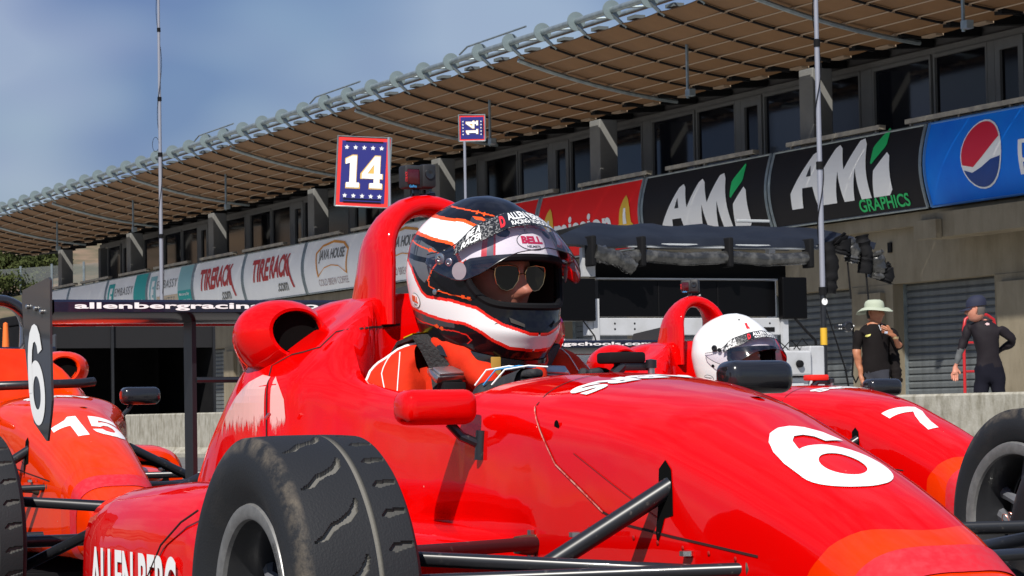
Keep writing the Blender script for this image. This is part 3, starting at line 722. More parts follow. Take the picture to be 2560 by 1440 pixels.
# ---------- body
ST = [ # X, then ten half-profile points (y, z) from keel to crown
 (2.00, [(0,.19),(.05,.19),(.07,.20),(.072,.215),(.065,.232),(.055,.24),(.04,.245),(.03,.248),(.015,.25),(0,.25)]),
 (1.95, [(0,.15),(.09,.15),(.128,.18),(.132,.21),(.122,.248),(.104,.268),(.08,.280),(.055,.287),(.03,.29),(0,.291)]),
 (1.82, [(0,.13),(.13,.13),(.165,.17),(.168,.24),(.158,.298),(.136,.325),(.104,.342),(.07,.351),(.035,.355),(0,.356)]),
 (1.65, [(0,.12),(.15,.12),(.188,.16),(.192,.29),(.180,.378),(.155,.415),(.12,.438),(.08,.450),(.04,.456),(0,.458)]),
 (1.50, [(0,.12),(.17,.12),(.208,.16),(.212,.32),(.198,.430),(.170,.472),(.13,.498),(.088,.512),(.044,.518),(0,.520)]),
 (1.34, [(0,.12),(.18,.12),(.222,.16),(.227,.34),(.212,.480),(.182,.524),(.14,.550),(.094,.563),(.047,.569),(0,.571)]),
 (1.19, [(0,.12),(.19,.12),(.236,.16),(.242,.36),(.228,.520),(.196,.566),(.15,.594),(.10,.608),(.05,.615),(0,.617)]),
 (1.00, [(0,.11),(.20,.11),(.250,.15),(.256,.38),(.244,.550),(.212,.598),(.165,.624),(.11,.638),(.055,.645),(0,.647)]),
 (0.76, [(0,.10),(.21,.10),(.262,.14),(.268,.38),(.258,.570),(.230,.618),(.180,.645),(.12,.659),(.06,.666),(0,.668)]),
 (0.56, [(0,.10),(.21,.10),(.268,.14),(.274,.38),(.266,.580),(.244,.622),(.200,.650),(.135,.666),(.07,.674),(0,.676)]),
 (0.49, [(0,.10),(.21,.10),(.269,.14),(.275,.38),(.268,.582),(.248,.625),(.208,.650),(.145,.665),(.075,.673),(0,.675)]),
 (0.475,[(0,.10),(.21,.10),(.270,.14),(.276,.38),(.269,.584),(.250,.627),(.214,.645),(.17,.648),(.10,.638),(0,.630)]),
 (0.44, [(0,.10),(.21,.10),(.271,.14),(.277,.38),(.270,.586),(.252,.628),(.226,.640),(.20,.60),(.17,.40),(0,.32)]),
 (0.30, [(0,.10),(.21,.10),(.272,.14),(.279,.38),(.273,.590),(.257,.631),(.235,.638),(.222,.60),(.212,.32),(0,.28)]),
 (0.05, [(0,.10),(.21,.10),(.275,.14),(.283,.38),(.280,.605),(.266,.650),(.243,.658),(.230,.62),(.218,.32),(0,.28)]),
 (-.08, [(0,.10),(.22,.10),(.285,.14),(.300,.38),(.298,.625),(.280,.676),(.250,.686),(.233,.65),(.220,.32),(0,.28)]),
 (-.15, [(0,.10),(.24,.10),(.300,.14),(.316,.40),(.314,.645),(.290,.698),(.238,.735),(.215,.70),(.200,.34),(0,.30)]),
 (-.20, [(0,.10),(.25,.10),(.310,.14),(.328,.42),(.326,.655),(.295,.710),(.215,.790),(.188,.780),(.165,.40),(0,.36)]),
 (-.24, [(0,.10),(.26,.10),(.320,.14),(.340,.44),(.338,.662),(.302,.718),(.195,.820),(.160,.848),(.125,.70),(0,.62)]),
 (-.27, [(0,.10),(.26,.10),(.328,.14),(.350,.45),(.347,.666),(.310,.722),(.190,.826),(.148,.857),(.085,.868),(0,.87)]),
 (-.40, [(0,.10),(.28,.10),(.350,.14),(.378,.46),(.376,.650),(.335,.716),(.205,.812),(.138,.862),(.075,.872),(0,.875)]),
 (-.47, [(0,.10),(.28,.10),(.352,.14),(.383,.45),(.382,.632),(.352,.712),(.268,.800),(.150,.862),(.072,.873),(0,.876)]),
 (-.55, [(0,.10),(.28,.10),(.355,.14),(.388,.44),(.384,.600),(.355,.690),(.262,.792),(.145,.860),(.070,.872),(0,.876)]),
 (-.70, [(0,.10),(.28,.10),(.350,.14),(.384,.40),(.378,.530),(.340,.625),(.240,.742),(.132,.840),(.065,.858),(0,.863)]),
 (-.88, [(0,.10),(.26,.10),(.330,.14),(.360,.36),(.350,.455),(.305,.540),(.200,.640),(.110,.775),(.055,.805),(0,.812)]),
 (-1.30,[(0,.10),(.16,.10),(.195,.14),(.205,.28),(.195,.375),(.165,.435),(.120,.515),(.075,.600),(.040,.628),(0,.635)]),
 (-1.75,[(0,.10),(.09,.10),(.115,.13),(.120,.22),(.115,.30),(.10,.335),(.075,.385),(.050,.430),(.028,.450),(0,.455)]),
]
def nose_s(x): q = min(max((x - .60) / .65, 0), 1); return q * q * (3 - 2 * q)
ST = [(x, [((y * (1 - .25 * nose_s(x))), z) for y, z in P]) for x, P in ST]
def nose_dy(x): return -.062 * nose_s(x)
def body_mesh(m_, mfront):
    X = [s[0] for s in ST][::-1]; D = np.array([s[1] for s in ST])[::-1]
    xs = list(np.linspace(-1.75, -.45, 22)) + list(np.linspace(-.42, .02, 34)) + list(np.linspace(.05, .42, 12)) + list(np.linspace(.435, .50, 12)) + list(np.linspace(.53, 1.80, 40)) + list(np.linspace(1.83, 2.0, 9))
    cols_ = [[pchip(X, D[:, k, c], xs) for c in (0, 1)] for k in range(10)]
    NP = 40; rows = []
    for i, x in enumerate(xs):
        pr = smoothrow([(cols_[k][0][i], cols_[k][1][i]) for k in range(10)], NP)
        dyc = nose_dy(x); half = [(x, dyc - p[0], p[1]) for p in pr]
        rows.append(half + [(x, dyc + p[0], p[1]) for p in pr[-2::-1]])
    n = len(rows[0]); V = [p for r_ in rows for p in r_]; Fc = []; M = []
    for i in range(len(rows) - 1):
        for k in range(n - 1):
            Fc += [[i * n + k, (i + 1) * n + k, (i + 1) * n + k + 1], [i * n + k, (i + 1) * n + k + 1, i * n + k + 1]]; M += [0, 0]
    Fc.append([k for k in range(n)]); M.append(0); Fc.append([(len(rows) - 1) * n + k for k in range(n)][::-1]); M.append(0)
    me = newmesh('body', V, Fc, [m_, mfront], M, smooth=True, angle=46)
    return me
def strip(bvh, pts, w, origin_dir, m_, name, parent, off=.0012, label=None):
    """narrow print or joint line following the bodywork; pts = 3-D guides cast along origin_dir"""
    P = []; d = Vector(origin_dir).normalized()
    fine = []
    for a, b_ in zip(pts[:-1], pts[1:]):
        a, b_ = Vector(a), Vector(b_); nn = max(2, int((b_ - a).length / .02))
        for k in range(nn): fine.append(a.lerp(b_, k / nn))
    fine.append(Vector(pts[-1])); S = []
    for p in fine:
        h = bvh.ray_cast(p - d * 1.2, d, 3)
        if h[0] is None: h = bvh.find_nearest(p)
        n_ = h[1] if h[1].dot(d) < 0 else -h[1]; S.append((h[0] + n_ * off, n_))
    V = []
    for i, (p, n_) in enumerate(S):
        t_ = (S[min(i + 1, len(S) - 1)][0] - S[max(i - 1, 0)][0]).normalized(); s_ = t_.cross(n_).normalized()
        V += [p + s_ * w / 2, p - s_ * w / 2]
    o = link(name, newmesh(name, V, [[2 * k, 2 * k + 1, 2 * k + 3, 2 * k + 2] for k in range(len(S) - 1)], m_), parent)
    return o
TYF = tyre_mesh(.285, .100, -1, True)
TYR = TYF
TYL = tyre_mesh(.285, .100, -1, False)
def sect_loft(rows, m_, mb, n=24, pw=2.6):
    """rows = (x, y0, y1, z0, z1): rounded-rectangle sections"""
    out = []
    for x, y0, y1, z0, z1 in rows:
        cy, cz_, ry, rz = (y0 + y1) / 2, (z0 + z1) / 2, (y1 - y0) / 2, (z1 - z0) / 2; r_ = []
        for k in range(n):
            a = 2 * PI * k / n; c_, s_ = math.cos(a), math.sin(a)
            r_.append((x, cy + ry * math.copysign(abs(c_) ** (2 / pw), c_), cz_ + rz * math.copysign(abs(s_) ** (2 / pw), s_)))
        out.append(r_)
    mb.grid(out, m_, closed=True)
    k = len(mb.V) - len(rows) * n; i = mb.mi(m_)
    mb.F.append([k + q for q in range(n)]); mb.M.append(i); mb.F.append([k + (len(rows) - 1) * n + q for q in range(n)][::-1]); mb.M.append(i)
    return mb
def bvh_snap(bv, p, off):
    h = bv.find_nearest(Vector(p)); n_ = h[1]; q = Vector((0, 0, .32)) ; o_ = Vector(p) - Vector((p[0], 0, .32)); n_ = n_ if n_.dot(o_) > 0 else -n_
    return h[0] + n_ * off
def make_car(pos, rz, pm, number, label, hoop_m=None, mir_l=None, mir_r=None, full=True, wnum=None):
    root = thing('racing_car', label, 'racing car', pos, rz, group='open-wheel racing cars in the pit lane')
    hoop_m = hoop_m or pm
    me = body_mesh(pm, FLUO); bd = link('body', me, root); bv = bvh_of(me)
    DN = (0, 0, -1)
    # intake pods with dark mouths
    for s in (-1, 1):
        mb = MB()
        rows = []
        for x, cy, cz_, ry, rz_ in ((-.405, .283, .787, .050, .043), (-.375, .283, .788, .056, .048), (-.372, .286, .788, .062, .054), (-.39, .292, .786, .080, .066), (-.42, .298, .781, .098, .080), (-.47, .288, .778, .108, .086), (-.54, .270, .772, .106, .084), (-.64, .240, .755, .095, .076), (-.78, .20, .72, .07, .06), (-.92, .15, .68, .04, .04)):
            rows.append([(x, s * (cy + ry * math.cos(a) * (1 + .12 * math.sin(a))), cz_ + rz_ * math.sin(a)) for a in np.linspace(0, 2 * PI, 33)[:-1]])
        mb.grid(rows, pm, closed=True); mb.build('air_intake', root)
        mb = MB(); mb.grid([[(x, s * (.283 + f * .052 * math.cos(a)), .788 + f * .044 * math.sin(a)) for a in np.linspace(0, 2 * PI, 33)[:-1]] for x, f in ((-.376, 1.02), (-.390, 1.0), (-.396, .95), (-.397, .01))], VOID, closed=True); mb.build('intake_mouth', root)
    # roll hoop: tapered streamlined arch
    pth = [(-.118, .80), (-.118, .86), (-.116, .92), (-.115, .955)] + [(-.115 * math.cos(a), .955 + .112 * math.sin(a)) for a in np.linspace(.1, PI - .1, 15)] + [(.115, .955), (.116, .92), (.118, .86), (.118, .80)]
    rows = []
    for i, (y, z) in enumerate(pth):
        h = min(max((z - .85) / .215, 0), 1); xf_ = -.225 - .045 * h ** 3; xb_ = -.465 + .085 * h ** .8
        q0 = pth[max(i - 1, 0)]; q1 = pth[min(i + 1, len(pth) - 1)]; tx = Vector((0, q1[0] - q0[0], q1[1] - q0[1])).normalized(); nn = Vector((0, -tx.z, tx.y))
        cx, rx = (xf_ + xb_) / 2, (xf_ - xb_) / 2; r_ = []
        for k in range(20):
            a = 2 * PI * k / 20; c_, s_ = math.cos(a), math.sin(a)
            th = .024 * (1.0 if c_ > 0 else (1 - .55 * abs(c_)))
            r_.append(Vector((cx + rx * math.copysign(abs(c_) ** .75, c_), y, z)) + nn * th * math.copysign(abs(s_) ** .8, s_))
        rows.append(r_)
    MB().grid(rows, hoop_m, closed=True).build('roll_hoop', root)
    # side pods
    for s in (-1, 1):
        mb = MB(); y = (.30, .66)
        rw = [(-.86, .40, .56, .15, .36), (-.85, .355, .61, .11, .395), (-.82, .33, .645, .085, .420), (-.76, .31, .662, .07, .437), (-.60, .30, .67, .06, .455), (-.30, .29, .672, .06, .470), (-.02, .28, .665, .06, .475), (.10, .28, .65, .07, .468), (.15, .29, .63, .09, .452), (.152, .31, .61, .11, .432), (.10, .33, .59, .13, .41)]
        sect_loft([(x, s * a if s > 0 else -b_, s * b_ if s > 0 else -a, c, d_) for x, a, b_, c, d_ in rw], pm, mb, 32, 3.4)
        pod = mb.build('sidepod', root)
        mb = MB(); mb.box(.095, .101, s * .46 - .13, s * .46 + .13, .13, .41, VOID); mb.build('radiator_opening', root, smooth=False)
        mb = MB()
        rw = [(.05, .24, .47, .34, .405), (.40, .24, .465, .335, .40), (.58, .235, .43, .333, .388), (.68, .23, .37, .335, .372), (.71, .23, .31, .34, .36)]
        sect_loft([(x, s * a if s > 0 else -b_, s * b_ if s > 0 else -a, c, d_) for x, a, b_, c, d_ in rw], pm, mb, 24, 3.0)
        mb.build('sidepod_lip', root)
    MB().box(-1.6, 1.35, -.62, .62, .035, .055, MATTE).build('floor', root, smooth=False)
    # mirrors
    for s, pr, mm in ((-1, mir_r or (.545, -.355, .615), pm if full else BLK), (1, mir_l or (.49, .365, .665), BLK)):
        mb = MB(); x, y, z = pr
        mb.box(x - .035, x + .045, y - .075, y + .075, z - .033, z + .033, mm, .024); o = mb.build('mirror', root)
        o.rotation_euler = (0, 0, 0)
        mb = MB(); mb.tube([(x, y - s * .03, z - .03), (x + .01, y - s * .05, z - .055), (x + .02, s * .262, z - .075 if s < 0 else z - .10)], .009, SATIN, 8)
        if s < 0: mb.tube([(x + .02, -.268, z - .045), (x + .02, -.272, z - .10)], .011, SATIN, 10)
        mb.build('mirror_stalk', root)
    # rear wing
    wx = 0
    prof = [(-1.522, .914), (-1.516, .908), (-1.516, .882), (-1.530, .876), (-1.62, .858), (-1.72, .858), (-1.80, .868), (-1.80, .874), (-1.70, .900), (-1.60, .915)]
    mb = MB(); mb.grid([[(x, y, z) for x, z in prof] for y in (-.518, .518)], mat('navy_black_wing', (.006, .008, .022), .22, coat=.5), closed=True); mb.build('wing_plane', root, angle=30)
    mb = MB(); mb.box(-1.80, -1.783, -.516, .516, .855, .866, pm); mb.build('wing_flap_edge', root, smooth=False)
    def wfn(u, v_): return Vector((-1.5155 - .004 - max(0, v_) * .45, -.0 + u, .892 + v_))
    decal('wing_lettering', text2d('allenbergracingschools.com', .93, .021, .03, 0, 1.02), lambda u, v_: Vector((-1.5145, u, .896 + v_)), WHITE, root)
    for s in (-1, 1):
        P = [(-1.815, .935), (-1.800, .952), (-1.54, .972), (-1.527, .965), (-1.530, .80), (-1.520, .655), (-1.532, .62), (-1.565, .552), (-1.575, .552), (-1.70, .60), (-1.735, .665), (-1.775, .77)]
        V = [(x, s * .520, z) for x, z in P] + [(x, s * .526, z) for x, z in P]; nP = len(P)
        Fc = [list(range(nP)), list(range(nP, 2 * nP))[::-1]] + [[k, (k + 1) % nP, nP + (k + 1) % nP, nP + k] for k in range(nP)]
        link('wing_endplate', newmesh('wing_endplate', V, Fc, CARBON), root)
        if s < 0:
            number_decal('endplate_number', number, .155 if len(number) == 1 else .19, .265, lambda u, v_, ex=0: Vector((-1.668 + u + (v_) * -.18, -.5275 - ex, .725 + v_)), root, None)
            for bx, bz in ((-1.74, .905), (-1.66, .897), (-1.60, .886)):
                MB().lathe([(-.527, .007), (-.533, .007), (-.535, .004), (-.535, 0)], STEEL, 10, 'Y', (bx, 0, bz)).build('endplate_bolt', root)
        MB().box(-1.68, -1.61, -.03 + s * .085 - .006, -.03 + s * .085 + .006, .25, .86, BLACKM).build('wing_pylon', root, smooth=False)
    MB().tube([(-1.61, -.11, .705), (-1.61, .05, .705)], .008, SATIN, 8).build('pylon_brace', root)
    MB().box(-1.75, -1.55, -.10, .10, .16, .42, SATIN, .02).build('gearbox', root)
    # suspension
    def rod(name, pts, r_, m_=SATIN): MB().tube(pts, r_, m_, 12).build(name, root)
    for px_, py_, pz_, qx, qy, qz in ((1.385, -.205, .338, 1.34, -.235, .340), (.78, -.262, .366, .80, -.31, .367), (1.48, -.185, .352, 1.45, -.215, .351)):
        mb = MB(); mb.tube([(px_, py_, pz_), ((px_ + qx) / 2, (py_ + qy) / 2, pz_), (qx, qy, qz)], [.019, .019, .016], mat('worn_brown_fitting', (.10, .075, .055), .45, metal=.6), 10); mb.tube([(px_, py_ - .01, pz_ - .022), (px_, py_ - .01, pz_ + .026)], .007, STEEL, 6); mb.build('rod_end', root)
    for k in range(7):
        for P_ in ((.98 + k * .075, .402 - k * .006),):
            h = bv.ray_cast(Vector((P_[0], -1, P_[1])), Vector((0, 1, 0)), 2)
            if h[0]: MB().lathe([(-.0012, .0042), (-.0022, .003), (-.0025, 0)], mat('painted_rivet', (.45, .02, .015), .35, metal=.3), 8, 'Y', h[0]).build('rivet', root)
    for s, yo in ((-1, .69), (1, .78)):
        rod('upper_wishbone', [(1.37, s * .14 - .05, .338), (1.03, s * yo, .372), (.78, s * .25, .368)], .0125)
        rod('lower_wishbone', [(1.45, s * .12 - .05, .19), (1.02, s * yo, .17), (.72, s * .25, .17)], .0125)
        rod('pushrod', [(1.225, s * .175 - .05, .478), (1.05, s * (yo - .05), .20)], .0165)
        rod('steering_arm', [(1.47, s * .12 - .05, .352), (1.13, s * yo, .335)], .0105)
        MB().lathe([(0, 0), (.004, .013), (.012, .013), (.014, 0)], STEEL, 6, 'Z', (1.30, s * .19 - .05, .362)).build('bolt', root)
        MB().lathe([(0, 0), (.004, .013), (.012, .013), (.014, 0)], STEEL, 6, 'Z', (1.02, s * .30, .385)).build('bolt', root)
        P = [(1.20, .505), (1.215, .520), (1.235, .505), (1.245, .47), (1.250, .43), (1.225, .425), (1.215, .40), (1.205, .38), (1.20, .40), (1.205, .44)]
        P3 = []
        for x, z in P:
            h = bv.ray_cast(Vector((x, s * 1, z)), Vector((0, -s, 0)), 2); P3.append(h[0] + Vector((0, s * .0015, 0)))
        link('rod_slot', newmesh('rod_slot', P3, [list(range(len(P3)))], VOID), root)
        yo2 = .62
        rod('rear_upper_wishbone', [(-1.35, s * .16, .36), (-1.66, s * yo2, .40), (-1.80, s * .1, .36)], .013)
        rod('rear_lower_wishbone', [(-1.20, s * .20, .18), (-1.68, s * yo2, .16), (-1.85, s * .1, .18)], .013)
        rod('rear_pushrod', [(-1.05, s * .26, .47), (-1.62, s * yo2, .21)], .014)
        rod('drive_shaft', [(-1.7, s * .1, .29), (-1.7, s * .66, .29)], .016)
    d = TYF if full else TYL
    wheel(root, 'wheel', 1.0, -.79, .287, .285, .100, True, -1, d)
    wheel(root, 'wheel', 1.0, .895, .287, .285, .100, True, 1, TYL)
    wheel(root, 'wheel', -1.64, -.735, .292, .290, .105, True, -1, TYR if full else TYL)
    wheel(root, 'wheel', -1.70, .735, .292, .290, .112, True, 1, TYL)
    # nose decals and joints
    nw = .155 if len(number) == 1 else .25
    nx, ny_, nh, nw = NUMP[number]
    f6 = castfn(bv, (nx, ny_, 1.0), (0, 1, 0), (-1, 0, 0), DN)
    number_decal('nose_number', number, nw, nh, f6, root, .012)
    fA = castfn(bv, (.83, -.075 if number == '6' else -.03, 1.0), (0, -1, 0), (1, 0, 0), DN)
    decal('nose_lettering', text2d('ABRS', .25, .085, .05), fA, WHITE, root, .02)
    for s in (-1, 1):
        sd = (0, -s, 0)
        strip(bv, [(.737, s * .3, .612), (.79, s * .3, .575), (.86, s * .3, .51), (1.03, s * .3, .43), (1.10, s * .3, .411), (1.25, s * .3, .395), (1.49, s * .3, .372)], .004, sd, GAP, 'nose_joint', root)
        strip(bv, [(.737, s * .3, .612), (.79, s * .3, .575), (.86, s * .3, .51), (1.03, s * .3, .43)], .003, sd, EDGE, 'nose_joint_edge', root, .0022)
        strip(bv, [(-.343, s * .5, .655), (-.342, s * .5, .55), (-.34, s * .5, .40)], .006, sd, GAP, 'cover_joint', root)
        strip(bv, [(.92, s * .3, .530), (1.20, s * .3, .425)], .002, sd, mat('dark_red_line', (.35, .004, .003), .6), 'access_panel', root)
        for hx, hz in ((.85, .578),):
            h = bv.ray_cast(Vector((hx, s, hz)), Vector((0, -s, 0)), 2)
            if h[0]: MB().lathe([(0, 0), (0.0, .010)], VOID, 14, 'Y', h[0] + Vector((0, s * .0015, 0))).build('fastener_hole', root, smooth=False)
    strip(bv, [(.738, -.235, .7), (.715, -.18, .7), (.67, -.08, .7), (.66, 0, .7), (.67, .08, .7), (.715, .18, .7), (.738, .235, .7)], .004, DN, GAP, 'nose_joint', root)
    h = bv.ray_cast(Vector((1.16, -.02, 1)), Vector(DN), 2)
    MB().lathe([(0, 0), (0, .014)], VOID, 14, 'Z', h[0] + Vector((0, 0, .0015))).build('fastener_hole', root, smooth=False)
    # orange nose cone sleeve, held on with red tape
    X = [q[0] for q in ST][::-1]; D = np.array([q[1] for q in ST])[::-1]
    def ring(x, off, k0=12, k1=None):
        pr = smoothrow([(pchip(X, D[:, k, 0], x)[0], pchip(X, D[:, k, 1], x)[0]) for k in range(10)], 40)
        sc = 1 + off / .2; c = .35
        half = [(x, -p[0] * sc, (p[1] - c) * (1 + off / .12) + c) for p in pr[2:]]
        return [(q[0], q[1] + nose_dy(x), q[2]) for q in half + [(x, -p[1], p[2]) for p in half[-2::-1]]]
    def lead(o, y): return o
    rows = []
    for k in range(13):
        x = 1.725 + k * .022; r_ = ring(x, .0012 if k == 0 else .004)
        rows.append([(x - (.115 * (1 - k / 12) * min(1, abs(y + .062) / .13) ** 2), y, z) for _, y, z in r_])
    rows = [[bvh_snap(bv, p, .0012 if i == 0 else .0035) for p in r_] for i, r_ in enumerate(rows)]
    MB().grid(rows, FLUO).build('nose_sleeve', root)
    rows = [[bvh_snap(bv, (x - .055 * min(1, abs(y + .062) / .13) ** 2, y, z), .006) for x, y, z in ring(1.765 + k * .010, .006)] for k in range(7)]
    MB().grid(rows, TAPE).build('tape_band', root)
    return root, bv
def digit(ch, w, h, cx=0.0):
    T = lambda P: [(cx + x * w, y * h) for x, y in P]
    if ch == '6':
        ring_ = [[(.5 * math.cos(a), -.18 + .32 * math.sin(a)) for a in np.linspace(0, 2 * PI, 41)[:-1]], [(.235 * math.cos(a), -.18 + .165 * math.sin(a)) for a in np.linspace(0, 2 * PI, 33)[:-1]]]
        stem = [(-.5, -.18), (-.5, .02), (-.46, .18), (-.38, .31), (-.25, .42), (-.08, .485), (.08, .50), (.24, .475), (.38, .39), (.47, .24), (.205, .20), (.16, .28), (.06, .325), (-.06, .315), (-.16, .24), (-.22, .12), (-.24, -.03), (-.30, -.18)]
        return [[T(q) for q in ring_], [T(stem)]]
    if ch == '7': return [[T([(-.5, .5), (.5, .5), (.5, .30), (.30, .02), (.16, -.25), (.10, -.5), (-.20, -.5), (-.13, -.22), (.02, .05), (.20, .27), (-.5, .27)])]]
    if ch == '1': return [[T([(.08, -.5), (.42, -.5), (.42, .5), (.16, .5), (.02, .36), (-.20, .28), (-.42, .26), (-.42, .06), (.08, .06)])]]
    return [[T([(.44, .5), (-.34, .5), (-.46, -.06), (-.20, -.08), (-.08, .02), (.07, .03), (.18, -.05), (.20, -.17), (.13, -.28), (0, -.31), (-.12, -.28), (-.19, -.19), (-.5, -.22), (-.44, -.37), (-.28, -.47), (-.02, -.51), (.25, -.47), (.43, -.34), (.5, -.15), (.46, .05), (.32, .18), (.13, .23), (-.05, .21), (-.16, .16), (-.12, .29), (.44, .29)])]]
def number_decal(name, number, w, h, fn, root, step, m_=None):
    W1 = w if len(number) == 1 else w * .46
    for i, ch in enumerate(number):
        for j, lp in enumerate(digit(ch, W1, h, 0 if len(number) == 1 else (-w * .27, w * .25)[i])):
            decal(name, shape2d(lp), (lambda j_: (lambda u, v_: fn(u, v_, .0006 * j_)))(j), m_ or WHITE, root, step)
NUMP = {'6': (1.472, -.080, .262, .150), '7': (1.40, -.100, .22, .140), '15': (1.384, -.060, .20, .25)}
car6, bv6 = make_car((-5.0, 2.28, 0), 0, RED, '6', 'bright red open-wheel racing car number 6, largest and nearest, driver in patterned helmet')
car7, bv7 = make_car((-8.954, 5.165, .012), R(.5), RED, '7', 'red racing car number 7 behind, with the driver in the plain white helmet', full=False, mir_r=(.545, -.355, .64))
car15, bv15 = make_car((-10.10, 2.575, .03), R(-1.8), ORG, '15', 'orange-red racing car number 15 at the left, black roll hoop, no driver in view', hoop_m=BLK, full=False, mir_r=(.545, -.355, .64))

# ================================================================== HELMETS AND DRIVERS
HZ = [-.178, -.160, -.130, -.100, -.050, 0, .050, .090, .125, .150, .165, .170]
HXF = [.150, .168, .184, .190, .184, .178, .168, .148, .112, .072, .034, .0005]
HXB = [.100, .110, .125, .140, .164, .178, .178, .160, .124, .080, .038, .0005]
HY = [.098, .110, .124, .134, .145, .150, .144, .126, .096, .062, .030, .0005]
def hsurf(th, z, off=0.0):
    a = pchip(HZ, HXF if math.cos(th) > 0 else HXB, z)[0] + off; b_ = pchip(HZ, HY, z)[0] + off
    c_, s_ = math.cos(th), math.sin(th); e_ = 2 / 2.15
    return Vector((a * math.copysign(abs(c_) ** e_, c_), b_ * math.copysign(abs(s_) ** e_, s_), z))
def hbot(th):                       # lower rim: rear edge sits higher than the chin
    f_ = (1 + math.cos(th)) / 2
    return -.128 - .048 * f_ ** 1.2
def plow(d): return -.052 + .052 * (abs(d) / 57) ** 6
def phigh(d): return .050 - .018 * (abs(d) / 57) ** 2
def inport(d, z): return abs(d) < 57 and plow(d) < z < phigh(d)
HPOSE = Matrix.Translation((0.0, 0.0, .893)) @ Matrix.Rotation(R(14), 4, 'Z') @ Matrix.Rotation(R(7), 4, 'Y')

BAND_A = [(-180, .1205), (-121, .1205), (-110.5, .1196), (-89.2, .1166), (-69.3, .1165), (-53.1, .1067), (-36.2, .1030), (-16.5, .1108), (1, .113), (1, .046), (-28.8, .0453), (-45.2, .0422), (-55.4, .0397), (-61.1, .0267), (-68.8, .0635), (-73.1, .0693), (-86.4, .0722), (-102.7, .0786), (-121.1, .0829), (-180, .083)]
BAND_C = [(-180, .030), (-122, .0234), (-111.3, .0107), (-105.8, -.0044), (-96.2, -.037), (-90.9, -.0464), (-69.7, -.0487), (-49.9, -.0599), (-40.8, -.0764), (-31.4, -.0905), (-9.4, -.1066), (1, -.108), (1, -.143), (-25.4, -.1377), (-40.1, -.1238), (-52.1, -.1049), (-61.7, -.094), (-79.5, -.0908), (-99.8, -.0804), (-122.2, -.0748), (-180, -.072)]
GREY1 = [(-140, .067), (-121.2, .0671), (-104.6, .0687), (-87.4, .0559), (-83.5, .0487), (-85.2, .0323), (-110.1, .0379), (-140, .045)]
GREY2 = [(-150, .034), (-121.3, .0303), (-86.9, .0213), (-88.2, -.0057), (-92.7, -.0176), (-98.5, -.0082), (-106.7, .0115), (-125, .024)]
LINES = [([(-180, .134), (-121.7, .1338), (-118.5, .1363), (-115.8, .1439), (-80.6, .1397), (-58.3, .1364), (-33.3, .1296)], .0012),
         ([(-150, .068), (-121.1, .0652), (-105.1, .0577), (-90.9, .051), (-82.7, .0462), (-80.4, .0333), (-86.3, .0108), (-89.3, -.0113), (-88.2, -.0243), (-81.4, -.0305), (-69.4, -.0368), (-61.2, -.0388), (-53.3, -.0437)], .0012),
         ([(-150, -.085), (-122.6, -.0913), (-106, -.1002), (-89.3, -.1045), (-80.9, -.1112), (-69.9, -.112), (-60.7, -.1176), (-57.4, -.1275), (-60.4, -.135)], .0012)]
DOTS = [(-57, .1352), (-46.8, .1327), (-90.9, .051), (-60.1, -.0391), (-55.2, -.0415), (-85.6, -.1059), (-81.3, -.1094)]
def segd(p, a, b_):
    ax, ay = a; bx, by = b_; dx, dy = bx - ax, by - ay; L = dx * dx + dy * dy or 1e-12
    t_ = max(0, min(1, ((p[0] - ax) * dx + (p[1] - ay) * dy) / L)); return math.hypot(p[0] - ax - t_ * dx, p[1] - ay - t_ * dy)
KM = .150 * PI / 180                 # degrees -> metres along the shell
def polyd(p, P, closed=True):
    q = [(a * KM, z) for a, z in P]; n_ = len(q)
    return min(segd(p, q[i], q[(i + 1) % n_]) for i in range(n_ if closed else n_ - 1))
def helmet_col(d, z):
    d = -abs(d); p = (d * KM, z)
    base = (.004, .004, .006)
    inA, inC = inpoly(d, z, BAND_A), inpoly(d, z, BAND_C)
    red, org = (.80, .02, .012), (.85, .085, .01)
    for P, inn, c in ((BAND_A, inA, org), (BAND_C, inC, red)):
        if d > -178 and polyd(p, P) < .0032 and not (d > -.8) and not (P is BAND_A and z < .05 and d > -58): return c if d > -110 or P is BAND_A else (.8, .05, .012)
    if inA:
        if -45.9 < d < -41.1 and z < .093 and z > .046: return (.62, .05, .05)
        if -41.1 < d < -35.7 and z < .098 and z > .046: return (.16, .17, .18)
        if -35.7 < d < -33.8 and z < .098 and z > .046: return (.62, .03, .03)
        if ((d + 27.5) / 7.5) ** 2 + ((z - .0985) / .0105) ** 2 < 1: return (.03, .035, .05)
        return (.82, .82, .83)
    if inC: return (.80, .80, .81)
    for a, z0 in DOTS:
        if math.hypot((d - a) * KM, z - z0) < .0042: return org
    for P, w_ in LINES:
        if polyd(p, P, False) < w_: return org if P[0][1] > 0 else red
    if inpoly(d, z, GREY1): return (.085, .09, .10) if not (-112 < d < -109 or -107.5 < d < -105) else (.03, .03, .035)
    if inpoly(d, z, GREY2): return (.10, .105, .115)
    if -115 < d < -70 and -.105 < z < -.080: return (.055, .055, .06)
    if inpoly(d, z, [(-62, .127), (-49, .1255), (-39, .1150), (-50, .1200), (-55, .1195)]): return org
    if -62 < d < -10 and .10 < z < .125: return (.03, .034, .05)
    return base
def attr_mat(name, rough=.22, coat=1.0):
    if name in MATS: return MATS[name]
    M = mat(name, (.5, .5, .5), rough=.3, coat=.6, spec=.12); t_ = M.node_tree
    a = t_.nodes.new('ShaderNodeAttribute'); a.attribute_name = 'paint'; t_.links.new(a.outputs['Color'], t_.nodes['Principled BSDF'].inputs['Base Color']); return M
VIS = bpy.data.materials.new('clear_visor'); VIS.use_nodes = True
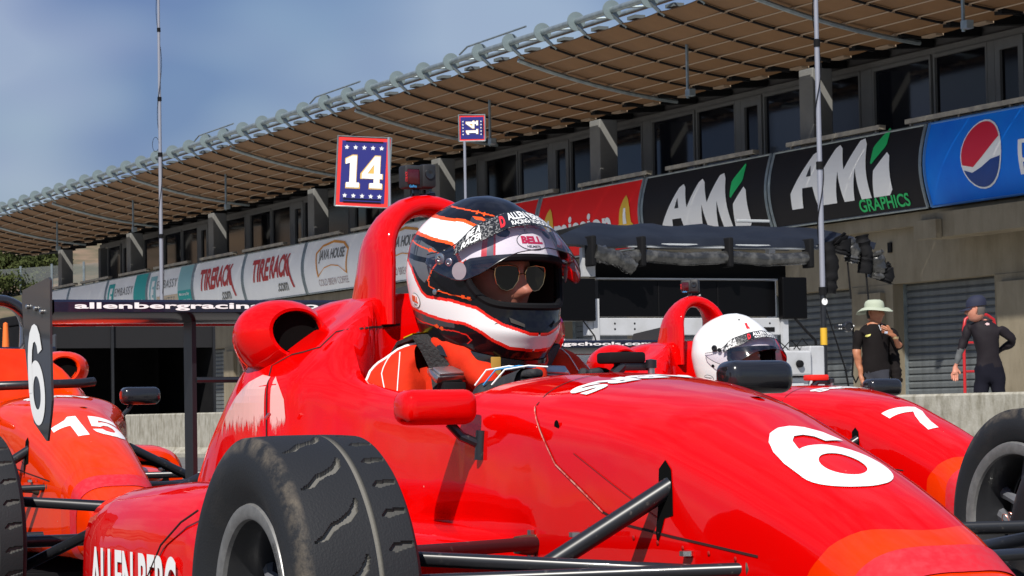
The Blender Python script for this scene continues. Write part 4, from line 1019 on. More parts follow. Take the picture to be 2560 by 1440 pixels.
t = VIS.node_tree; t.nodes.clear(); o_ = t.nodes.new('ShaderNodeOutputMaterial'); mxs = t.nodes.new('ShaderNodeMixShader'); tr_ = t.nodes.new('ShaderNodeBsdfTransparent'); gl = t.nodes.new('ShaderNodeBsdfGlossy'); fr_ = t.nodes.new('ShaderNodeFresnel'); ad = t.nodes.new('ShaderNodeMath')
tr_.inputs[0].default_value = (.95, .92, .97, 1); gl.inputs['Roughness'].default_value = .05; fr_.inputs[0].default_value = 1.5; ad.operation = 'ADD'; ad.inputs[1].default_value = .09
t.links.new(fr_.outputs[0], ad.inputs[0]); t.links.new(ad.outputs[0], mxs.inputs[0]); t.links.new(tr_.outputs[0], mxs.inputs[1]); t.links.new(gl.outputs[0], mxs.inputs[2]); t.links.new(mxs.outputs[0], o_.inputs[0])
STRIPM = mat('sunstrip_black', (.012, .012, .014), .3, noise=(220, .52, .56, (.22, .22, .22)))
SKIN2 = mat('face_skin', (.44, .17, .105), .55, noise=(25, .35, .7, (.42, .14, .09)), bump=.15, bscale=40)  # skin of the drivers' faces, mottled by noise
LINER = mat('helmet_liner', (.035, .035, .030), .9)

def skinned(name, verts, edges, rads, m_fn, mats, parent, sub=2, root=0, extra=None):
    """one continuous figure grown from a joint skeleton"""
    me = bpy.data.meshes.new(name); me.from_pydata([tuple(v) for v in verts], edges, []); o = bpy.data.objects.new(name, me); COL.objects.link(o)
    md = o.modifiers.new('skin', 'SKIN'); md.use_smooth_shade = True; md.branch_smoothing = .6
    for i, v in enumerate(me.skin_vertices[0].data): r_ = rads[i]; v.radius = (r_, r_) if not isinstance(r_, tuple) else r_; v.use_root = (i == root)
    sb = o.modifiers.new('sub', 'SUBSURF'); sb.levels = sub; sb.render_levels = sub
    dg = bpy.context.evaluated_depsgraph_get(); m2 = bpy.data.meshes.new_from_object(o.evaluated_get(dg))
    bpy.data.objects.remove(o); bpy.data.meshes.remove(me)
    m2.materials.clear()
    for mm in mats: m2.materials.append(mm)
    for p in m2.polygons:
        c = p.center; p.material_index = m_fn(c); p.use_smooth = True
    m2.name = name
    if extra: extra(m2)
    return link(name, m2, parent)

def helmet(parent, style, pose):
    H = link('helmet', None, parent); H.matrix_local = pose
    na, nz = (400, 260) if style == 'pattern' else (160, 100)
    V = []; 
    for j in range(nz + 1):
        for k in range(na):
            th = 2 * PI * k / na - PI; zb = hbot(th); z = zb + (.170 - zb) * (j / nz)
            V.append((th, z))
    P3 = []
    thc = [2 * PI * k / na - PI for k in range(na)]
    zs = np.array([v[1] for v in V]); F_, B_, Y_ = pchip(HZ, HXF, zs), pchip(HZ, HXB, zs), pchip(HZ, HY, zs)
    e_ = 2 / 2.15
    for i, (th, z) in enumerate(V):
        c_, s_ = math.cos(th), math.sin(th); a = F_[i] if c_ > 0 else B_[i]
        # chin bar bulge and rear spoiler lip
        a += (.006 * math.exp(-((z + .105) / .02) ** 2)) if c_ > 0 else 0
        P3.append(Vector((a * math.copysign(abs(c_) ** e_, c_), Y_[i] * math.copysign(abs(s_) ** e_, s_), z)))
    Fc = []; C_ = []
    for j in range(nz):
        for k in range(na):
            k2 = (k + 1) % na; i0 = j * na + k
            d = math.degrees((V[i0][0] + PI / na + PI) % (2 * PI) - PI); z = (V[i0][1] + V[(j + 1) * na + k][1]) / 2
            if inport(d, z): continue
            Fc.append([i0, j * na + k2, (j + 1) * na + k2, (j + 1) * na + k])
            if style == 'pattern': C_.append(helmet_col(d, z))
            else:
                c = (.80, .80, .79)
                C_.append(c)
    me = newmesh('helmet_shell', P3, Fc, attr_mat('helmet_paint' if style == 'pattern' else 'white_helmet_paint'), smooth=True, angle=50)
    ca = me.color_attributes.new('paint', 'FLOAT_COLOR', 'CORNER'); buf = np.ones((len(me.loops), 4), np.float32)
    buf[:, :3] = np.repeat(np.array(C_, np.float32), 4, axis=0); ca.data.foreach_set('color', buf.ravel())
    link('helmet_shell', me, H)
    # inner liner
    V2 = []; F2 = []; n2 = 72; m2 = 40
    for j in range(m2 + 1):
        for k in range(n2):
            th = 2 * PI * k / n2 - PI; zb = hbot(th); p = hsurf(th, zb + (.165 - zb) * j / m2, -.004); V2.append((p.x * .93, p.y * .93, p.z * .96))
    for j in range(m2):
        for k in range(n2):
            d = math.degrees(2 * PI * (k + .5) / n2 - PI); zb = hbot(R(d)); z = zb + (.165 - zb) * (j + .5) / m2
            if inport(d * 1.02, z): continue
            F2.append([j * n2 + k, j * n2 + (k + 1) % n2, (j + 1) * n2 + (k + 1) % n2, (j + 1) * n2 + k])
    link('helmet_liner', newmesh('helmet_liner', V2, F2, LINER, smooth=True), H)
    # rubber edge round the eye port and along the lower rim
    P = [hsurf(R(d), plow(d), -.004) for d in np.linspace(-57, 57, 40)] + [hsurf(R(d), phigh(d), -.004) for d in np.linspace(57, -57, 40)]
    mb = MB(); mb.tube(P + [P[0], P[1]], .0085, MATTE, 8, caps=False); mb.build('port_gasket', H)
    P = [hsurf(th, hbot(th), .004) for th in np.linspace(-PI, PI, 60)]
    mb = MB(); mb.tube(P, .0085, BLK, 8, caps=False); mb.build('lower_rim', H)
    if style == 'pattern':
        mb = MB(); mb.grid([[hsurf(R(d), hbot(R(d)) + dz_, off) for d in np.linspace(-95, 95, 50)] for dz_, off in ((.012, .002), (.0, .012), (-.012, .020), (-.016, .016), (-.012, .0))], BLK); mb.build('chin_lip', H)
    # visor, flipped up
    zl = [(0, .066), (20, .055), (30, .040), (46, .006), (58, -.008), (70, .000), (83, .016), (92, .030)]
    zh = [(0, .138), (23, .131), (40, .118), (53, .104), (68, .062), (80, .047), (92, .040)]
    if style != 'pattern':
        zl = [(a, b_ - .022) for a, b_ in zl]; zh = [(a, b_ - .030) for a, b_ in zh]
    fl = lambda d: pchip([a for a, _ in zl], [b_ for _, b_ in zl], abs(d))[0]
    fh = lambda d: pchip([a for a, _ in zh], [b_ for _, b_ in zh], abs(d))[0]
    def vis(d, v_, ex=0):
        z = fl(d) + (fh(d) - fl(d)) * v_; cc = math.cos(R(d) * .95) ** .7 if abs(d) < 90 else 0
        p = hsurf(R(d), z, .008 + .036 * (1 - v_) * cc + ex); p.z += .006 * cc; return p
    ds = np.linspace(-90, 90, 61)
    MB().grid([[vis(d, v_) for d in ds] for v_ in np.linspace(0, 1, 13)], VIS).build('visor', H, angle=80)
    mb = MB(); mb.tube([vis(d, 0) for d in ds], .0012, BLK, 6); mb.tube([vis(d, 1) for d in ds], .0012, BLK, 6); mb.build('visor_edge', H)
    d0 = -66 if style == 'pattern' else -64
    MB().grid([[vis(d, v_, .0012) for d in np.linspace(d0, -d0, 45)] for v_ in np.linspace(.64, 1.0, 6)], STRIPM).build('sunstrip', H, angle=80)
    MB().grid([[vis(d, v_, .0018) for d in np.linspace(-31, 31, 25)] for v_ in np.linspace(.66, .99, 6)], BLK).build('sunstrip_centre', H, angle=80)
    def vt(s, w, h, d_c, v_c, m_, b_=.03, nm='sunstrip_lettering'):
        decal(nm, text2d(s, w, h, b_), lambda u, v_: vis(d_c + u / KM, v_c + v_ / .072, .0026), m_, H, .006)
    vt('ALLEN BERG', .125, .0125, 3, .90, WHITE); vt('RACING SCHOOLS', .115, .0075, 3, .74, WHITE, .02); vt('D', .014, .018, -27.5, .84, mat('red_logo', (.7, .02, .03), .4), .06)
    vt('BE A', .028, .010, -53, .90, WHITE); vt('RACER', .038, .010, -53, .74, WHITE)
    # pivot hardware
    for s in (-1, 1):
        for d, z, r_ in ((77, .0354, .0125), (69.3, .0304, .0085)):
            p = hsurf(R(s * d), z, .010); n_ = Vector((math.cos(R(s * d)), math.sin(R(s * d)), 0))
            mb = MB(); m4 = Matrix.Translation(p) @ n_.to_track_quat('Z', 'Y').to_matrix().to_4x4(); mb.lathe([(0, r_), (.003, r_), (.004, r_ * .8), (.004, r_ * .45), (.001, r_ * .4), (.001, 0)], STEEL if style == 'pattern' else SATIN, 16, 'Z'); mb.V = [m4 @ v for v in mb.V]; mb.build('visor_pivot', H)
        if style == 'pattern':
            p = hsurf(R(s * 60.5), .014, .013); n_ = Vector((math.cos(R(s * 62)), math.sin(R(s * 62)), 0)); m4 = Matrix.Translation(p) @ n_.to_track_quat('Z', 'Y').to_matrix().to_4x4()
            mb = MB(); mb.lathe([(0, .016), (.001, .016), (.0015, 0)], mat('pale_plastic_tab', (.40, .36, .35), .5), 18, 'Z'); mb.V = [m4 @ Vector((v.x * 1.0, v.y * 1.15, v.z)) for v in mb.V]; mb.build('visor_tab', H)
            p = hsurf(R(s * 82), -.034, .002); n_ = Vector((math.cos(R(s * 82)), math.sin(R(s * 82)), 0)); m4 = Matrix.Translation(p) @ n_.to_track_quat('Z', 'Y').to_matrix().to_4x4()
            mb = MB(); mb.lathe([(0, .006), (.004, .006), (.005, .003), (.005, 0)], STEEL, 12, 'Z'); mb.V = [m4 @ v for v in mb.V]; mb.build('helmet_screw', H)
    def hd(shape, d_c, z_c, m_, nm, off=.0015, rot_=0):
        decal(nm, shape, lambda u, v_: hsurf(R(d_c + (u * math.cos(rot_) - v_ * math.sin(rot_)) / KM), z_c + u * math.sin(rot_) + v_ * math.cos(rot_), off), m_, H, .008)
    ell = lambda a, b_: shape2d([[(a * math.cos(q), b_ * math.sin(q)) for q in np.linspace(0, 2 * PI, 33)[:-1]]])
    if style == 'pattern':
        for d_c, z_c, a, b_, cm, r0 in ((-106.4, -.0578, .0185, .0145, mat('orange_logo', (.75, .10, .02), .4), -.15), (0, .082, .038, .0165, mat('crimson_logo', (.55, .0, .05), .4), 0), (106.4, -.0578, .0185, .0145, mat('orange_logo', (.75, .10, .02), .4), .15)):
            hd(ell(a * 1.05, b_ * 1.06), d_c, z_c, BLACKP, 'logo_ring', .0012, r0); hd(ell(a, b_), d_c, z_c, WHITE, 'logo_oval', .0018, r0)
            hd(text2d('BELL', a * 1.45, b_ * .92, .06), d_c, z_c + b_ * .20, cm, 'helmet_lettering', .0026, r0); hd(text2d('HELMETS', a * .85, b_ * .28, .02), d_c, z_c - b_ * .60, BLACKP, 'helmet_lettering', .0026, r0)
        for s in (-1, 1):
            hd(shape2d([[(-.016, .004), (.014, .004), (.017, 0), (.014, -.004), (-.016, -.004), (-.019, 0)]]), s * 31, -.0975, mat('dark_vent_mesh', (.05, .045, .04), .8), 'chin_vent', .002, s * .42)
            hd(shape2d([[(-.018, .005), (.016, .004), (.018, -.002), (-.012, -.004)]]), s * 20, -.085, mat('dark_vent_mesh', (.05, .045, .04), .8), 'chin_vent', .009, s * .35)
        hd(text2d('XL', .010, .006, .0), -3, .1035, BLACKP, 'size_mark', .002)
    else:
        hd(shape2d([[(-.012, .010), (.010, .012), (.006, .002), (.014, -.008), (-.010, -.010)]]), -22, .128, mat('red_logo', (.7, .02, .03), .4), 'helmet_sticker')
        hd(ell(.019, .012), -88, -.085, BLACKP, 'logo_ring', .0012); hd(ell(.017, .010), -88, -.085, WHITE, 'logo_oval', .0018); hd(text2d('PYROTECT', .026, .006, .02), -88, -.085, BLACKP, 'helmet_lettering', .0026)
        hd(text2d('ZAMP', .022, .007, .05), -40, .150, BLACKP, 'helmet_lettering')
        hd(ell(.006, .006), -80, -.035, MATTE, 'vent_hole')
    return H

def face(parent, pose, glasses):
    V = []; Fc = []; n_, m_ = 48, 40
    for j in range(m_ + 1):
        ph = -PI / 2 + PI * j / m_
        for k in range(n_):
            th = 2 * PI * k / n_ - PI; c_, s_ = math.cos(ph), math.sin(ph)
            x, y, z = .088 * c_ * math.cos(th), .070 * c_ * math.sin(th), .115 * s_
            if math.cos(th) > 0:
                g_ = lambda y0, z0, sy, sz: math.exp(-((y - y0) / sy) ** 2 - ((z - z0) / sz) ** 2)
                x += .034 * g_(0, -.012, .012, .013) + .018 * g_(0, .008, .010, .022) + .010 * (g_(.013, -.016, .008, .008) + g_(-.013, -.016, .008, .008))
                x -= .010 * (g_(.030, .022, .016, .012) + g_(-.030, .022, .016, .012)); x += .008 * (g_(.038, -.004, .018, .014) + g_(-.038, -.004, .018, .014)) + .006 * g_(0, .042, .05, .010)
                x += .008 * g_(0, -.040, .022, .008) - .004 * g_(0, -.0455, .02, .003) + .007 * g_(0, -.052, .02, .006) + .010 * g_(0, -.082, .028, .018)
            V.append((x + .034, y, z - .010))
    for j in range(m_):
        for k in range(n_): Fc.append([j * n_ + k, j * n_ + (k + 1) % n_, (j + 1) * n_ + (k + 1) % n_, (j + 1) * n_ + k])
    o = link('head', newmesh('head', V, Fc, SKIN2, smooth=True), parent); o.matrix_local = pose
    if glasses:
        G = link('sunglasses', None, parent); G.matrix_local = pose @ Matrix.Translation((.128, 0, .004))
        gold = mat('gold_wire', (.75, .45, .20), .25, metal=1.0); lens = mat('dark_lens', (.004, .006, .003), .06, spec=.6)
        for s in (-1, 1):
            Pl = [(.026, .024), (.000, .027), (-.022, .024), (-.029, .012), (-.026, -.006), (-.014, -.022), (.000, -.027), (.014, -.024), (.026, -.012), (.031, .006), (.030, .018)]
            fn = lambda a, b_: Vector((-.45 * (a * s + s * .036) ** 2 * 4, s * (.0365 + a), b_))
            ang = [fn(a, b_) for a, b_ in Pl]
            link('lens', newmesh('lens', [(0 - .45 * .036 ** 2 * 4, s * .0365, 0)] + ang, [[0, k + 1, (k + 1) % len(ang) + 1] for k in range(len(ang))], lens, smooth=False), G)
            mb = MB(); mb.tube(ang + [ang[0], ang[1]], .0012, gold, 6, caps=False); mb.build('rim_wire', G)
            MB().tube([fn(.030, .016), Vector((-.03, s * .074, .018)), Vector((-.11, s * .078, .012))], .0014, gold, 6).build('temple', G)
        MB().tube([Vector((0, -.010, .008)), Vector((.003, 0, .010)), Vector((0, .010, .008))], .0013, gold, 6).build('bridge', G)
    else:
        for s in (-1, 1):
            e = link('eyebrow', None, parent) if 0 else None
            mb = MB(); mb.tube([(.118, s * .018, .030), (.121, s * .032, .034), (.108, s * .048, .030)], .0035, mat('dark_hair', (.02, .014, .010), .8), 6); q = mb.build('eyebrow', parent); q.matrix_local = pose
            mb = MB(); mb.lathe([(-.010, 0), (-.007, .008), (0, .011), (.007, .008), (.010, 0)], mat('eye_white', (.35, .32, .30), .2), 12, 'X', (.100, s * .031, .012)); q = mb.build('eye', parent); q.matrix_local = pose
NOMEX = mat('black_glove_fabric', (.014, .015, .018), .75, bump=.4, bscale=60)
def driver(car_loc, rz, dz, style, label):
    root = thing('person', label, 'person', car_loc, rz)
    base = Matrix.Translation((0, 0, dz))
    V = [(-.04, 0, .32), (-.04, 0, .44), (-.03, 0, .55), (-.045, 0, .64), (-.03, 0, .725), (-.01, 0, .79),      # hips, belly, chest, collar, neck, head root
         (-.09, -.10, .685), (-.08, -.190, .662), (.02, -.208, .565), (.22, -.200, .545), (.37, -.140, .600),         # right arm
         (-.09, .10, .690), (-.05, .225, .676), (.02, .208, .565), (.22, .200, .545), (.37, .140, .600),
         (.15, -.10, .30), (.15, .10, .30), (.50, -.09, .36), (.50, .09, .36)]
    E_ = [(0, 1), (1, 2), (2, 3), (3, 4), (4, 5), (3, 6), (6, 7), (7, 8), (8, 9), (9, 10), (3, 11), (11, 12), (12, 13), (13, 14), (14, 15), (0, 16), (0, 17), (16, 18), (17, 19)]
    r_ = [(.15, .12), (.15, .12), (.160, .130), (.150, .125), (.075, .070), (.060, .060), .090, .090, .054, .045, .036, .090, .088, .054, .045, .036, .09, .09, .075, .075]
    if dz: V = [(a, b_, c + dz * .9) for a, b_, c in V]
    def wr(m2):
        import mathutils.noise as mn
        for v in m2.vertices:
            n_ = mn.noise(v.co * 22) * .010 + mn.noise(Vector((v.co.x * 9, v.co.y * 30, v.co.z * 14))) * .006; v.co += v.normal * n_
    b_ = skinned('body', V, E_, r_, lambda c: 0, [SUIT], root, 3, 2, wr)
    M_ = Matrix.Translation((0, 0, dz)) @ HPOSE
    face(root, M_, style == 'pattern'); helmet(root, style, M_)
    # collar, piping, belts, buckles
    bv = bvh_of(b_.data)
    mb = MB(); mb.lathe([(.735 + dz, .085), (.775 + dz, .078), (.800 + dz, .080), (.80 + dz, .07)], NOMEX, 24, 'Z', (-.0, 0, 0)); mb.build('balaclava_collar', root)
    mb = MB(); mb.lathe([(.700 + dz, .120), (.735 + dz, .112), (.752 + dz, .102), (.74 + dz, .09)], SUIT, 28, 'Z', (-.005, 0, 0)); mb.build('suit_collar', root)
    for sg in (-1, 1):
        P = [Vector((-.08, sg * .085, .748)), Vector((-.02, sg * .100, .752)), Vector((.04, sg * .092, .735)), Vector((.085, sg * .070, .705)), Vector((.12, sg * .050, .665)), Vector((.13, sg * .045, .60))]
        Q = []
        for a, c in zip(P[:-1], P[1:]): Q += [a.lerp(c, k / 5) for k in range(5)]
        mb = MB(); mb.tube([q + Vector((0, 0, dz)) for q in Q], [.030 + .003 * math.sin(k * 1.1) for k in range(len(Q))], SUIT, 16)
        import mathutils.noise as mn
        for v in mb.V: v += Vector((mn.noise(v * 30), mn.noise(v * 31 + Vector((5, 0, 0))), mn.noise(v * 29 + Vector((0, 7, 0))))) * .0055
        mb.build('suit_fold', root, angle=80)
        mb = MB(); mb.tube([q + Vector((.012, -sg * .0, .030 + dz)) for q in Q[2:13]], .0032, mat('white_piping', (.8, .78, .76), .7), 6); mb.build('piping', root)
    PIPE = mat('white_piping', (.8, .78, .76), .7)
    def onbody(P, r0, m0, nm, off=.002):
        Q = []
        for p in P:
            p = Vector(p) + Vector((0, 0, dz)); h = bv.find_nearest(p); Q.append(h[0] + h[1] * off)
        QQ = []
        for a, c in zip(Q[:-1], Q[1:]): QQ += [a.lerp(c, k / 4) for k in range(4)]
        QQ = [bv.find_nearest(q) for q in QQ + [Q[-1]]]
        MB().tube([h[0] + h[1] * off for h in QQ], r0, m0, 6).build(nm, root)
        return [h[0] + h[1] * off for h in QQ], [h[1] for h in QQ]
    for s in (-1, 1):
        onbody([(-.04, s * .33, .60), (-.07, s * .30, .68), (-.07, s * .24, .75), (-.05, s * .17, .77), (.0, s * .13, .73), (.04, s * .11, .69)], .0032, PIPE, 'piping')
        onbody([(-.06, s * .22, .76), (-.02, s * .24, .70), (.04, s * .25, .63)], .0012, PIPE, 'stitching')
        onbody([(-.02, s * .19, .74), (.04, s * .22, .66), (.08, s * .26, .60)], .0012, PIPE, 'stitching')
        onbody([(.10, s * .05, .74), (.115, s * .055, .77), (.09, s * .075, .80)], .003, PIPE, 'piping')
        # belt as a flat ribbon over the shoulder
        C_ = [(-.20, s * .13, .78), (-.13, s * .135, .80), (-.06, s * .14, .79), (.0, s * .14, .76), (.05, s * .135, .71), (.07, s * .125, .64), (.07, s * .10, .56)]
        S = []
        for p in C_:
            h = bv.find_nearest(Vector(p) + Vector((0, 0, dz))); S.append((h[0] + h[1] * .010, h[1]))
        def ribbon(S, w_, th, m0, nm):
            rows = []
            for i, (p, n_) in enumerate(S):
                t_ = (S[min(i + 1, len(S) - 1)][0] - S[max(i - 1, 0)][0]).normalized(); sd = t_.cross(n_).normalized()
                rows.append([p + sd * w_ / 2, p + sd * w_ / 2 + n_ * th, p - sd * w_ / 2 + n_ * th, p - sd * w_ / 2])
            MB().grid(rows, m0, closed=True).build(nm, root, smooth=False)
        ribbon(S, .052, .008, mat('black_webbing', (.018, .018, .019), .8, bump=.5, bscale=150), 'shoulder_belt')
        ribbon([(a + n_ * .010, n_) for a, n_ in S[2:4]], .046, .002, mat('yellow_patch', (.75, .60, .0), .6), 'belt_patch')
        m4 = Matrix.Translation((.075, s * .115, .684 + dz)) @ Matrix.Rotation(R(28), 4, 'Y') @ Matrix.Rotation(R(-s * 6), 4, 'Z')
        mb = MB(); mb.box(-.022, .022, -.042, .042, -.010, .008, STEEL, .006); mb.box(-.014, .018, -.036, .036, .008, .013, mat('dull_alloy', (.45, .46, .48), .35, metal=.9), .002); mb.tube([(-.02, -.040, 0), (-.02, .040, 0)], .007, STEEL, 8); mb.V = [m4 @ v for v in mb.V]; mb.build('belt_buckle', root)
        MB().box(.065, .10, s * .115 - .026, s * .115 + .026, .56 + dz, .668 + dz, MATTE, .004).build('shoulder_belt', root)
    MB().box(.135, .140, -.050, -.028, .662 + dz, .718 + dz, mat('yellow_strap', (.36, .20, .03), .8), .002).build('chin_strap', root)
    # gloved hands closed on the wheel rim, five fingers each
    for s in (-1, 1):
        hx, hy, hz = .350, s * .090, .652 + dz
        hv = [(hx - .09, s * .135, hz - .035), (hx - .02, s * .10, hz), (hx, hy, hz)]; he = [(0, 1), (1, 2)]; hr = [.040, .042, .036]
        for f in range(4):
            z0 = hz + .026 - f * .019; L_ = (.030, .034, .032, .026)[f]; k = len(hv)
            hv += [(hx + .018, hy - s * .006, z0), (hx + .018 + L_ * .6, hy - s * .016, z0 + .002), (hx + .014 + L_ * .45, hy - s * .040, z0)]; he += [(2, k), (k, k + 1), (k + 1, k + 2)]; hr += [.011, .0105, .0095]
        k = len(hv); hv += [(hx + .0, hy - s * .026, hz + .022), (hx + .012, hy - s * .046, hz + .030)]; he += [(2, k), (k, k + 1)]; hr += [.013, .011]
        skinned('glove', hv, he, hr, lambda c: 0, [NOMEX], root, 2, 1)
        if s > 0: continue
        mb = MB()
        for q in range(3): mb.tube([(hx - .062 + q * .018, s * .155 - q * s * .010, hz + .006), (hx - .050 + q * .018, s * .135 - q * s * .012, hz + .036), (hx - .03 + q * .016, s * .095 - q * s * .014, hz + .043), (hx - .01 + q * .012, s * .07 - q * s * .02, hz + .040)], .0017, (WHITE, mat('blue_print', (.02, .25, .55), .5), WHITE)[q], 5)
        mb.build('glove_print', root)
    return root
P6 = car6.location
drv6 = driver(car6.location, 0, 0.0, 'pattern', 'driver in orange-red race suit, sunglasses and black, white and orange helmet with raised visor')
drv7 = driver(car7.location, R(.5), -.092, 'white', 'driver in plain white helmet with half raised visor, behind the black mirror')
for c in car7.children:                       # the farther car has a slightly lower, narrower hoop
    if c.name.startswith('roll_hoop'): c.scale = (1.0, .86, .968)
# steering wheels
for c in (car6, car7):
    mb = MB(); mb.tube([(.43 + .02 * math.sin(a), .120 * math.cos(a), .560 + .068 * math.sin(a)) for a in np.linspace(0, 2 * PI, 33)], .013, SATIN, 8, caps=False); mb.box(.425, .44, -.11, .11, .55, .58, SATIN, .004)
    mb.build('steering_wheel', c)

# ================================================================== SMALL THINGS ON AND ROUND THE CARS
def action_camera(loc, rz, label, sc=1.0):
    rt = thing('action_camera', label, 'camera', loc, rz)
    # local: x = forward of the car, lens looks backward-left; screen faces the viewer
    mb = MB(); mb.box(-.018, .018, -.038, .036, -.026, .026, mat('black_rubber_case', (.014, .014, .016), .55), .006); mb.build('camera_body', rt)
    MB().box(.0185, .020, -.033, -.004, -.017, .017, mat('dark_red_screen', (.06, .004, .006), .1, coat=.5), .002).build('screen', rt)
    mb = MB(); mb.box(.0, .026, .002, .036, -.024, .028, mat('black_rubber_case', (.014, .014, .016), .55), .005); mb.lathe([(.026, .012), (.029, .011), (.029, .004), (.028, 0)], BLK, 20, 'X', (0, .019, .006)); mb.build('lens_housing', rt)
    decal('label_print', text2d('GoPro', .018, .006, .02), lambda u, v_: Vector((.0202, -.020 + u, -.0215 + v_)), mat('cyan_print', (.05, .35, .75), .5), rt)
    decal('label_print', text2d('12 BLACK', .022, .006, .02), lambda u, v_: Vector((.0192, -.0355 - v_, u)), mat('red_logo', (.7, .02, .03), .4), rt)
    mb = MB(); mb.box(-.007, .007, -.010, .004, -.045, -.026, SATIN, .002); mb.tube([(0, -.014, -.040), (0, .030, -.040)], .004, SATIN, 8); mb.lathe([(.028, .0), (.028, .009), (.042, .009), (.044, .0)], SATIN, 8, 'Y', (0, 0, -.040)); mb.build('mount_arm', rt)
    mb = MB(); mb.box(-.024, .022, -.022, .022, -.062, -.046, SATIN, .006); mb.build('mount_base', rt)
    return rt
cm = Matrix.Translation(car6.location)
action_camera(car6.location + Vector((-.325, -.012, 1.131)), R(4), 'black action camera clamped on top of the red roll hoop beside the patterned helmet')
action_camera(car7.location + Vector((-.34, .0, 1.095)), R(-40), 'small black action camera on the farther red roll hoop, above the white helmet')
for c, nm in ((car6, 1), (car7, 0)):
    mb = MB(); mb.box(.485, .545, .015, .095, .694, .716, MATTE if nm else mat('red_plastic', (.7, .02, .01), .5), .006); mb.box(.51, .54, .04, .115, .680, .696, SATIN, .003); mb.tube([(.53, .03, .672), (.53, .05, .69)], .012, SATIN, 8); mb.lathe([(.684, .011), (.700, .011), (.702, 0)], SATIN, 10, 'Z', (.545, .105, 0)); mb.lathe([(.672, .007), (.686, .007)], STEEL, 10, 'Z', (.545, .105, 0))
    mb.build('dash_display', c)
MB().tube([(.40, -.26, .70), (.46, -.17, .71), (.49, 0, .713), (.47, .14, .716), (.43, .20, .722)], .018, SATIN, 10).build('dash_pad', car15)
mb = MB(); mb.lathe([(.715, .023), (.735, .024), (.737, .021), (.775, .021), (.776, .0)], BLK, 18, 'Z', (.44, .02, 0)); mb.build('beacon', car15)
MB().box(.463, .4635, .003, .037, .748, .760, mat('pink_label', (.6, .2, .2), .5)).build('beacon_label', car15, smooth=False)
for dy in (-.04, .05): MB().box(.44, .46, dy - .006, dy + .006, .720, .732, mat('red_plastic', (.7, .02, .01), .5), .002).build('beacon_clip', car15)
strip(bv6, [(-.26, -.085, .80), (-.25, -.127, .796), (-.205, -.20, .789), (-.25, -.239, .784), (-.254, -.275, .751), (-.30, -.297, .742), (-.345, -.306, .738), (-.395, -.335, .715), (-.343, -.366, .655)], .005, (-.9, .42, -.05), GAP, 'cover_joint', car6)
GLARE = bpy.data.materials.new('painted_sky_glare'); GLARE.use_nodes = True  # pale pink colour with ragged edge imitates sky glare on the engine cover
t = GLARE.node_tree; b = t.nodes['Principled BSDF']; b.inputs['Base Color'].default_value = (.80, .46, .42, 1); b.inputs['Roughness'].default_value = .25; b.inputs['Coat Weight'].default_value = .8
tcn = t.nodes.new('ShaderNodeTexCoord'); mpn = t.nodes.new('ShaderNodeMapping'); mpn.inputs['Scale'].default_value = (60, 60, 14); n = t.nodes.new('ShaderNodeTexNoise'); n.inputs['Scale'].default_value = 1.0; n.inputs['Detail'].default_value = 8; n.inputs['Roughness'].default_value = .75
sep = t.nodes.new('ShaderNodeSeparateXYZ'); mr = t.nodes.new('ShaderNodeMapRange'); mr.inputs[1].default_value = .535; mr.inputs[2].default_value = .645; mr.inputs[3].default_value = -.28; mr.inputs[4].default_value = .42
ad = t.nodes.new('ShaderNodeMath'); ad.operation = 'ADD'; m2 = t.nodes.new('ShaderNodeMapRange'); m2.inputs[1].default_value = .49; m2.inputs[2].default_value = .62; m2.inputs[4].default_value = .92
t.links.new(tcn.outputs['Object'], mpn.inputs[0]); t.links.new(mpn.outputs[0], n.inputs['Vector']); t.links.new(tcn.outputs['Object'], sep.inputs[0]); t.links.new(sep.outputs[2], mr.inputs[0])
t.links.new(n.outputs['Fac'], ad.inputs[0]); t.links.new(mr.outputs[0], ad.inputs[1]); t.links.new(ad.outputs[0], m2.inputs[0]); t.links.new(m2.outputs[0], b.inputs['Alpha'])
glare_fn = castfn(bv6, (0, -1, 0), (1, 0, 0), (0, 0, 1), (0, 1, 0), .0014)
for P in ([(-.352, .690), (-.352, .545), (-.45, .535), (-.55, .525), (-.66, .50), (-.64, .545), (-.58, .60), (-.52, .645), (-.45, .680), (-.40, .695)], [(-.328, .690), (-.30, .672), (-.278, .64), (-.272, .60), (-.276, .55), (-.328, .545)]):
    decal('glare_patch', shape2d([P]), glare_fn, GLARE, car6, .015)
# ---- lettering on the near side pod
decal('sidepod_lettering', text2d('ALLEN BERG', .62, .125, .035), lambda u, v_: Vector((-.35 + u, -.6735 - .0, .262 + v_)), WHITE, car6)
bvp = None
MB().tube([(-.30, -.674, .20), (-.24, -.6735, .27), (-.14, -.673, .345), (-.02, -.668, .395), (.05, -.655, .42)], .0022, GAP, 6).build('pod_joint', car6)
MB().tube([(-.27, -.395, .60), (-.26, -.39, .61)], .004, STEEL, 6).build('body_clip', car6)
# ragged sealing tape beside the head rest
EDT = mat('frayed_tape', (.62, .16, .12), .7, noise=(70, .4, .6, (.55, .42, .36)))
for z0 in (.748, .728):
    P = [Vector((-.165 - .01 * k, -.275 + .012 * k + 0.0, z0 + .003 * math.sin(k * 2.1))) for k in range(8)]
# tyre side lettering
for w in [c for c in car6.children if c.name.startswith('wheel')][:1]:
    ringtext('TOYO TIRES', .232, .016, .1085, -1, 2.1, w, RUBL, span=.24); ringtext('PROXES', .236, .018, .1085, -1, 1.05, w, RUBL, span=.16)
    ringtext('BRAID WINRACE', .1655, .009, .0945, -1, .70, w, mat('dark_engraving', (.05, .05, .05), .6), 'rim_lettering', .11)

